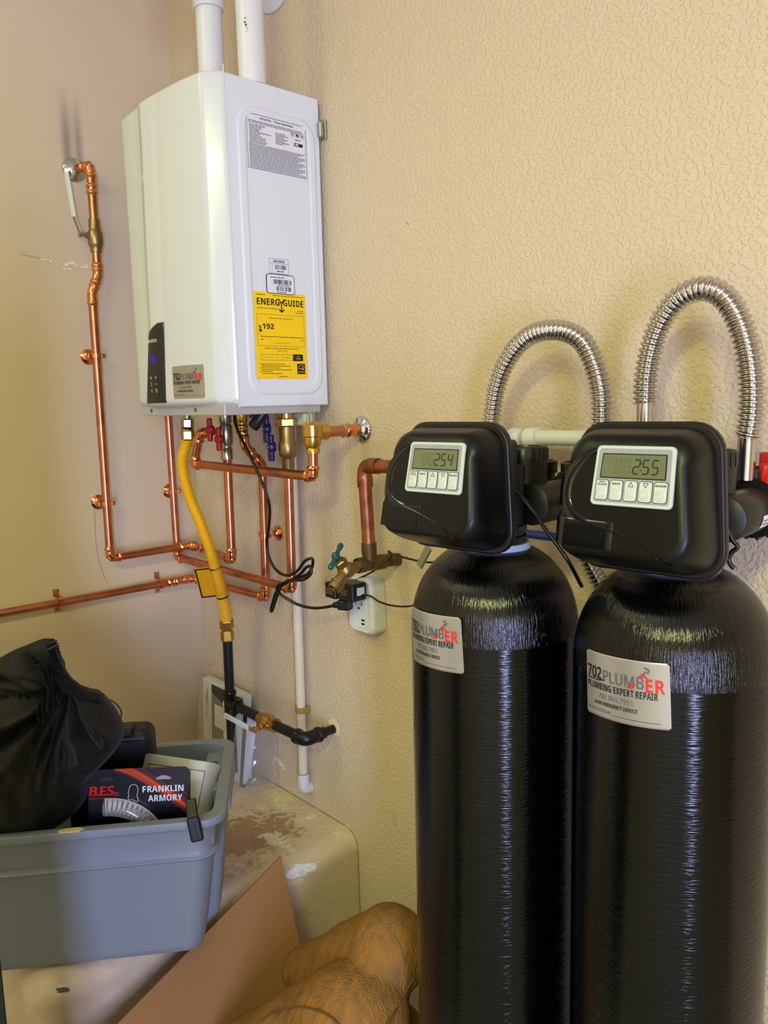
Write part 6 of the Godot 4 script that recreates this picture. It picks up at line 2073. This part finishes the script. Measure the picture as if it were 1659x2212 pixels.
func surface_nets(f: Callable, lo: Vector3, hi: Vector3, cell: float) -> MB:
	var n := Vector3i(((hi - lo) / cell).ceil()) + Vector3i.ONE
	var val := PackedFloat32Array()
	val.resize(n.x * n.y * n.z)
	for k in n.z:
		for j in n.y:
			for i in n.x:
				val[(k * n.y + j) * n.x + i] = f.call(lo + Vector3(i, j, k) * cell)
	var idx := {}
	var mb := MB.new()
	var st := [1, n.x, n.x * n.y]
	for k in n.z - 1:
		for j in n.y - 1:
			for i in n.x - 1:
				var b := (k * n.y + j) * n.x + i
				var sum := Vector3.ZERO
				var cnt := 0
				for e in 12:
					var ax := e / 4
					var o1: int = e % 2
					var o2: int = (e / 2) % 2
					var u := (ax + 1) % 3
					var w := (ax + 2) % 3
					var a0: int = b + o1 * st[u] + o2 * st[w]
					var v0 := val[a0]
					var v1 := val[a0 + st[ax]]
					if (v0 < 0.0) != (v1 < 0.0):
						var q := Vector3.ZERO
						q[u] = o1
						q[w] = o2
						q[ax] = v0 / (v0 - v1)
						sum += q
						cnt += 1
				if cnt:
					var p := lo + (Vector3(i, j, k) + sum / cnt) * cell
					var e2 := 0.002
					var g := Vector3(f.call(p + V3(e2, 0, 0)) - f.call(p - V3(e2, 0, 0)), f.call(p + V3(0, e2, 0)) - f.call(p - V3(0, e2, 0)), f.call(p + V3(0, 0, e2)) - f.call(p - V3(0, 0, e2)))
					idx[b] = mb.v.size()
					mb.v.append(p)
					mb.n.append(g.normalized())
					mb.uv.append(Vector2(p.x, p.z))
	for k in range(1, n.z - 1):
		for j in range(1, n.y - 1):
			for i in range(1, n.x - 1):
				var b := (k * n.y + j) * n.x + i
				for ax in 3:
					var v0 := val[b]
					var v1 := val[b + st[ax]]
					if (v0 < 0.0) == (v1 < 0.0):
						continue
					var u: int = st[(ax + 1) % 3]
					var w: int = st[(ax + 2) % 3]
					var q := [idx.get(b - u - w, -1), idx.get(b - w, -1), idx.get(b, -1), idx.get(b - u, -1)]
					if q.has(-1):
						continue
					if v0 < 0.0:
						mb.ix.append_array(PackedInt32Array([q[0], q[2], q[1], q[0], q[3], q[2]]))
					else:
						mb.ix.append_array(PackedInt32Array([q[0], q[1], q[2], q[0], q[2], q[3]]))
	return mb

func cushion_field(p: Vector3) -> float:
	var a := sdf_capsule(p, V3(0.950, 0.268, 0.328), V3(1.185, 0.428, 0.292), 0.047, 0.080)
	var b := sdf_capsule(p, V3(0.985, 0.135, 0.470), V3(1.195, 0.345, 0.390), 0.110, 0.100)
	var c := sdf_capsule(p, V3(1.03, 0.10, 0.36), V3(1.185, 0.22, 0.34), 0.090, 0.115)
	var e := sdf_capsule(p, V3(1.20, 0.14, 0.430), V3(1.222, 0.26, 0.400), 0.095, 0.098)
	var d := smin(smin(smin(a, c, 0.03), e, 0.03), b, 0.018)
	d = maxf(d, 0.004 - p.y)
	# soft puckers
	return d + 0.0025 * sin(p.x * 38.0 + p.y * 20.0) * sin(p.z * 23.0)

func build_cushion() -> void:
	var t := thing("suede_cushion", "bulging tan suede cushion on the floor, wedged between the cardboard and the black tank", "cushion", V3(1.12, 0.004, 0.45))
	var mb := surface_nets(cushion_field, V3(0.85, -0.02, 0.16), V3(1.32, 0.54, 0.64), 0.010)
	part("body", mb, M.suede, t)
	mb = MB.new()
	sweep(mb, curve([V3(1.055, 0.285, 0.522), V3(1.044, 0.302, 0.505), V3(1.057, 0.324, 0.490), V3(1.092, 0.353, 0.480), V3(1.139, 0.383, 0.475), V3(1.187, 0.405, 0.472), V3(1.220, 0.409, 0.466), V3(1.241, 0.400, 0.462), V3(1.252, 0.385, 0.464)], 0.006), 0.0020, 8)
	part("seam", mb, M.seam, t)
	mb = MB.new()
	sweep(mb, curve([V3(1.266, 0.420, 0.305), V3(1.262, 0.395, 0.331), V3(1.282, 0.395, 0.373), V3(1.287, 0.389, 0.394)], 0.006), 0.0022, 8)
	part("seam", mb, M.seam, t)

# ------------------------------------------------------------------ the room

func ledge_print() -> Array:
	var n := 640
	var im := Image.create(n, n, false, Image.FORMAT_RGB8)
	var hm := Image.create(n, n, false, Image.FORMAT_L8)
	var a := FastNoiseLite.new()
	a.seed = 41
	a.frequency = 12.0
	a.fractal_octaves = 4
	var b := FastNoiseLite.new()
	b.seed = 43
	b.frequency = 45.0
	b.fractal_octaves = 3
	var base := WALL_PAINT
	# [u, v, ru, rv, colour, height, edge noise]
	var spots := [[0.55, 0.225, 0.125, 0.150, Color(0.76, 0.68, 0.53), 0.44, 0.5], [0.54, 0.215, 0.090, 0.115, Color(0.66, 0.54, 0.40), 0.34, 0.8], [0.40, 0.025, 0.125, 0.030, Color(0.86, 0.80, 0.62), 0.40, 0.8], [0.47, 0.055, 0.045, 0.020, Color(0.87, 0.82, 0.66), 0.40, 0.9], [0.630, 0.165, 0.045, 0.020, Color(0.88, 0.85, 0.74), 0.40, 1.2], [0.595, 0.040, 0.012, 0.020, Color(0.88, 0.84, 0.72), 0.4, 0.8], [0.46, 0.10, 0.02, 0.012, Color(0.86, 0.80, 0.64), 0.4, 1.3], [0.70, 0.035, 0.07, 0.008, Color(0.84, 0.77, 0.58), 0.42, 1.2], [0.765, 0.205, 0.016, 0.050, Color(0.90, 0.90, 0.92), 0.38, 0.8], [0.790, 0.235, 0.012, 0.022, Color(0.88, 0.84, 0.72), 0.38, 0.8], [0.755, 0.775, 0.016, 0.016, Color(0.84, 0.80, 0.66), 0.42, 0.6], [0.760, 0.772, 0.010, 0.010, Color(0.30, 0.33, 0.33), 0.35, 0.6]]
	for y in n:
		for x in n:
			var p := Vector2(x, y) / n * 1.25
			var na := a.get_noise_2d(p.x, p.y)
			var nb := b.get_noise_2d(p.x, p.y)
			var c := base * (1.0 + 0.05 * na)
			var h := 0.5 + 0.10 * nb
			for s in spots:
				var d: float = Vector2((p.x - s[0]) / s[2], (p.y - s[1]) / s[3]).length() + (na + nb * 0.7) * s[6]
				if d < 1.0:
					c = s[4] * (1.0 + 0.10 * nb)
					h = s[5] + 0.16 * nb
			c.a = 1.0
			im.set_pixel(x, y, c.clamp())
			hm.set_pixel(x, y, Color(h, h, h))
	return [ImageTexture.create_from_image(im), ImageTexture.create_from_image(hm)]

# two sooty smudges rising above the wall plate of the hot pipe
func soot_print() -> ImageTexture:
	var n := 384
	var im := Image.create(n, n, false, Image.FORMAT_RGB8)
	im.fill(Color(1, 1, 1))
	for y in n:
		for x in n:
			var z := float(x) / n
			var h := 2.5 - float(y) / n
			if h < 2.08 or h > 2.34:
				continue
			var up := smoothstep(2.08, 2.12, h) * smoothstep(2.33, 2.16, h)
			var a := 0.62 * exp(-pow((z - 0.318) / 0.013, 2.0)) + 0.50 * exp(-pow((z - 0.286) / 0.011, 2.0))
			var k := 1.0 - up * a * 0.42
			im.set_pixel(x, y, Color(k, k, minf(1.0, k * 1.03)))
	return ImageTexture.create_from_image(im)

func blot(mb: MB, xf: Transform3D, c: Vector2, rx: float, ry: float, points := 11, rough := 0.45) -> void:
	var o := PackedVector2Array()
	for k in points:
		var an := k * TAU / points
		o.append(c + Vector2(cos(an) * rx, sin(an) * ry) * rng.randf_range(1.0 - rough, 1.0))
	plate(mb, xf, o, 0.0002, 0.0012)

func build_room() -> void:
	var mb := MB.new()
	rbox(mb, Transform3D(), V3(-0.15, -0.02, -0.15), V3(0.0, 2.98, 3.95), 0.0, 0, Vector3.ZERO, Vector3.ZERO, func(w: Vector3) -> Vector2: return Vector2(w.z / 1.0, 1.0 - (w.y - 1.5) / 1.0))
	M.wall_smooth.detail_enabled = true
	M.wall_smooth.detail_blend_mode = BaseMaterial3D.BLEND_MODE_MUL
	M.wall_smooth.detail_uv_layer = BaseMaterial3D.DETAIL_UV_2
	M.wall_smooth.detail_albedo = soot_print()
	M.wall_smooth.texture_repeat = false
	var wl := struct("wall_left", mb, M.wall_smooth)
	mb = MB.new()
	box(mb, V3(0.0, -0.02, -0.15), V3(4.60, 2.98, 0.0))
	var wr := struct("wall_right", mb, M.wall)
	mb = MB.new()
	box(mb, V3(0.0, -0.02, 3.80), V3(4.60, 2.98, 3.95))
	struct("wall_rear", mb, M.wall)
	mb = MB.new()
	box(mb, V3(4.60, -0.02, -0.15), V3(4.75, 2.98, DOOR_Z0))
	box(mb, V3(4.60, -0.02, DOOR_Z1), V3(4.75, 2.98, 3.95))
	box(mb, V3(4.60, DOOR_TOP, DOOR_Z0), V3(4.75, 2.98, DOOR_Z1))
	struct("wall_door_side", mb, M.wall)
	mb = MB.new()
	box(mb, V3(-0.15, -0.16, -0.15), V3(4.75, 0.0, 3.95))
	struct("floor", mb, M.floor)
	mb = MB.new()
	box(mb, V3(-0.15, 2.96, -0.15), V3(4.75, 3.10, 3.95))
	struct("ceiling", mb, M.ceiling)
	mb = MB.new()
	box(mb, V3(4.75, -0.30, -6.0), V3(16.0, -0.05, 10.0))
	struct("ground", mb, M.floor)
	# plaster ledge along the left wall
	mb = MB.new()
	var unroll := func(w: Vector3) -> Vector2: return Vector2(w.x + 0.36 - w.y, w.z + 0.36 - w.y) / 1.25
	rbox(mb, Transform3D(), V3(0.0, 0.0, 0.0), V3(0.745, 0.362, 0.800), 0.050, 8, Vector3.ZERO, V3(1, 1, 1), unroll)
	var lp := ledge_print()
	var lm := mat(Color(1, 1, 1), 0.5, 0.0, 0.5)
	lm.albedo_texture = lp[0]
	lm.heightmap_enabled = true
	lm.heightmap_texture = lp[1]
	lm.heightmap_scale = 0.5
	struct("trim_1", mb, lm, "tan plaster ledge with peeling paint along the left wall")
	# chipped paint and cracks on the walls
	var L := Transform3D(Basis(V3(0, 0, -1), V3(0, 1, 0), V3(1, 0, 0)), Vector3.ZERO)
	mb = MB.new()
	for q in [[-0.404, 1.852, 0.016, 0.003], [-0.388, 1.849, 0.006, 0.004], [-0.345, 1.845, 0.010, 0.006], [-0.330, 1.850, 0.012, 0.005], [-0.318, 1.846, 0.006, 0.003], [-0.303, 1.842, 0.010, 0.003], [-0.290, 1.846, 0.005, 0.007], [-0.352, 1.833, 0.012, 0.0025], [-0.338, 1.834, 0.006, 0.004]]:
		blot(mb, L, Vector2(q[0], q[1]), q[2], q[3])
	part("paint_chip", mb, M.chip, wl)
	mb = MB.new()
	var fm := flat_map(Vector3.ZERO, V3(0, 0, -1), V3(0, 1, 0))
	stroke(mb, PackedVector2Array([Vector2(-0.323, 1.20), Vector2(-0.320, 1.15), Vector2(-0.3225, 1.09), Vector2(-0.320, 1.04), Vector2(-0.317, 1.02), Vector2(-0.308, 0.985), Vector2(-0.298, 0.955)]), 0.0011, fm, 0.0003)
	stroke(mb, PackedVector2Array([Vector2(-0.46, 1.86), Vector2(-0.43, 1.857), Vector2(-0.41, 1.853)]), 0.0009, fm, 0.0003)
	part("crack", mb, M.crack, wl)
	var W := Transform3D()
	mb = MB.new()
	for q in [[0.39, 0.445, 0.022, 0.006], [0.41, 0.436, 0.016, 0.007], [0.425, 0.428, 0.010, 0.004], [1.468, 1.452, 0.004, 0.003], [1.478, 1.449, 0.003, 0.002], [1.64, 1.47, 0.003, 0.003]]:
		blot(mb, W, Vector2(q[0], q[1]), q[2], q[3])
	part("paint_chip", mb, M.chip, wr)
	mb = MB.new()
	var rm := flat_map(Vector3.ZERO, V3(1, 0, 0), V3(0, 1, 0))
	stroke(mb, PackedVector2Array([Vector2(0.884, 0.470), Vector2(0.884, 0.436)]), 0.0010, rm, 0.0003)
	stroke(mb, PackedVector2Array([Vector2(0.893, 0.470), Vector2(0.893, 0.434)]), 0.0010, rm, 0.0003)
	stroke(mb, PackedVector2Array([Vector2(0.970, 1.829), Vector2(0.974, 1.824), Vector2(0.977, 1.826)]), 0.0012, rm, 0.0003)
	part("scratch", mb, M.crack, wr)
	mb = MB.new()
	stroke(mb, PackedVector2Array([Vector2(0.30, 0.3635), Vector2(0.52, 0.3640), Vector2(0.69, 0.3635), Vector2(0.722, 0.357), Vector2(0.741, 0.338), Vector2(0.7465, 0.31), Vector2(0.747, 0.02)]), 0.0022, rm, 0.0006)
	part("crack", mb, M.crack, wr, "dark crack where the ledge meets the right wall")
	# dark board at the near left, its unseen height added to block door daylight
	mb = MB.new()
	box(mb, V3(1.30, 0.001, 0.996), V3(1.335, 1.75, 1.60), 0.002, 1)
	single("dark_panel", mb, M.dark_board, "dark upright panel edge at the lower left picture border", "panel", V3(1.317, 0.001, 1.4))

func build_lamp(at: Vector3, label: String, energy: float) -> void:
	var t := thing("ceiling_lamp", label, "ceiling lamp", at)
	var mb := MB.new()
	var x := LAMP_SIZE.x / 2
	var z := LAMP_SIZE.y / 2
	box(mb, at + V3(-x - 0.03, -0.02, -z - 0.03), at + V3(x + 0.03, 0.05, z + 0.03), 0.006, 2)
	part("housing", mb, M.white_side, t)
	mb = MB.new()
	box(mb, at + V3(-x, -0.045, -z), at + V3(x, -0.019, z), 0.006, 2)
	part("diffuser", mb, M.lamp, t)
	var l := AreaLight3D.new()
	l.name = "lamp_light"
	l.area_size = LAMP_SIZE
	l.light_color = LAMP_COLOR
	l.light_energy = energy
	l.area_range = 9.0
	l.area_attenuation = 2.0
	l.shadow_enabled = true
	l.rotation = Vector3(-PI / 2, 0, 0)
	l.position = V3(0, -0.052, 0)
	t.add_child(l)
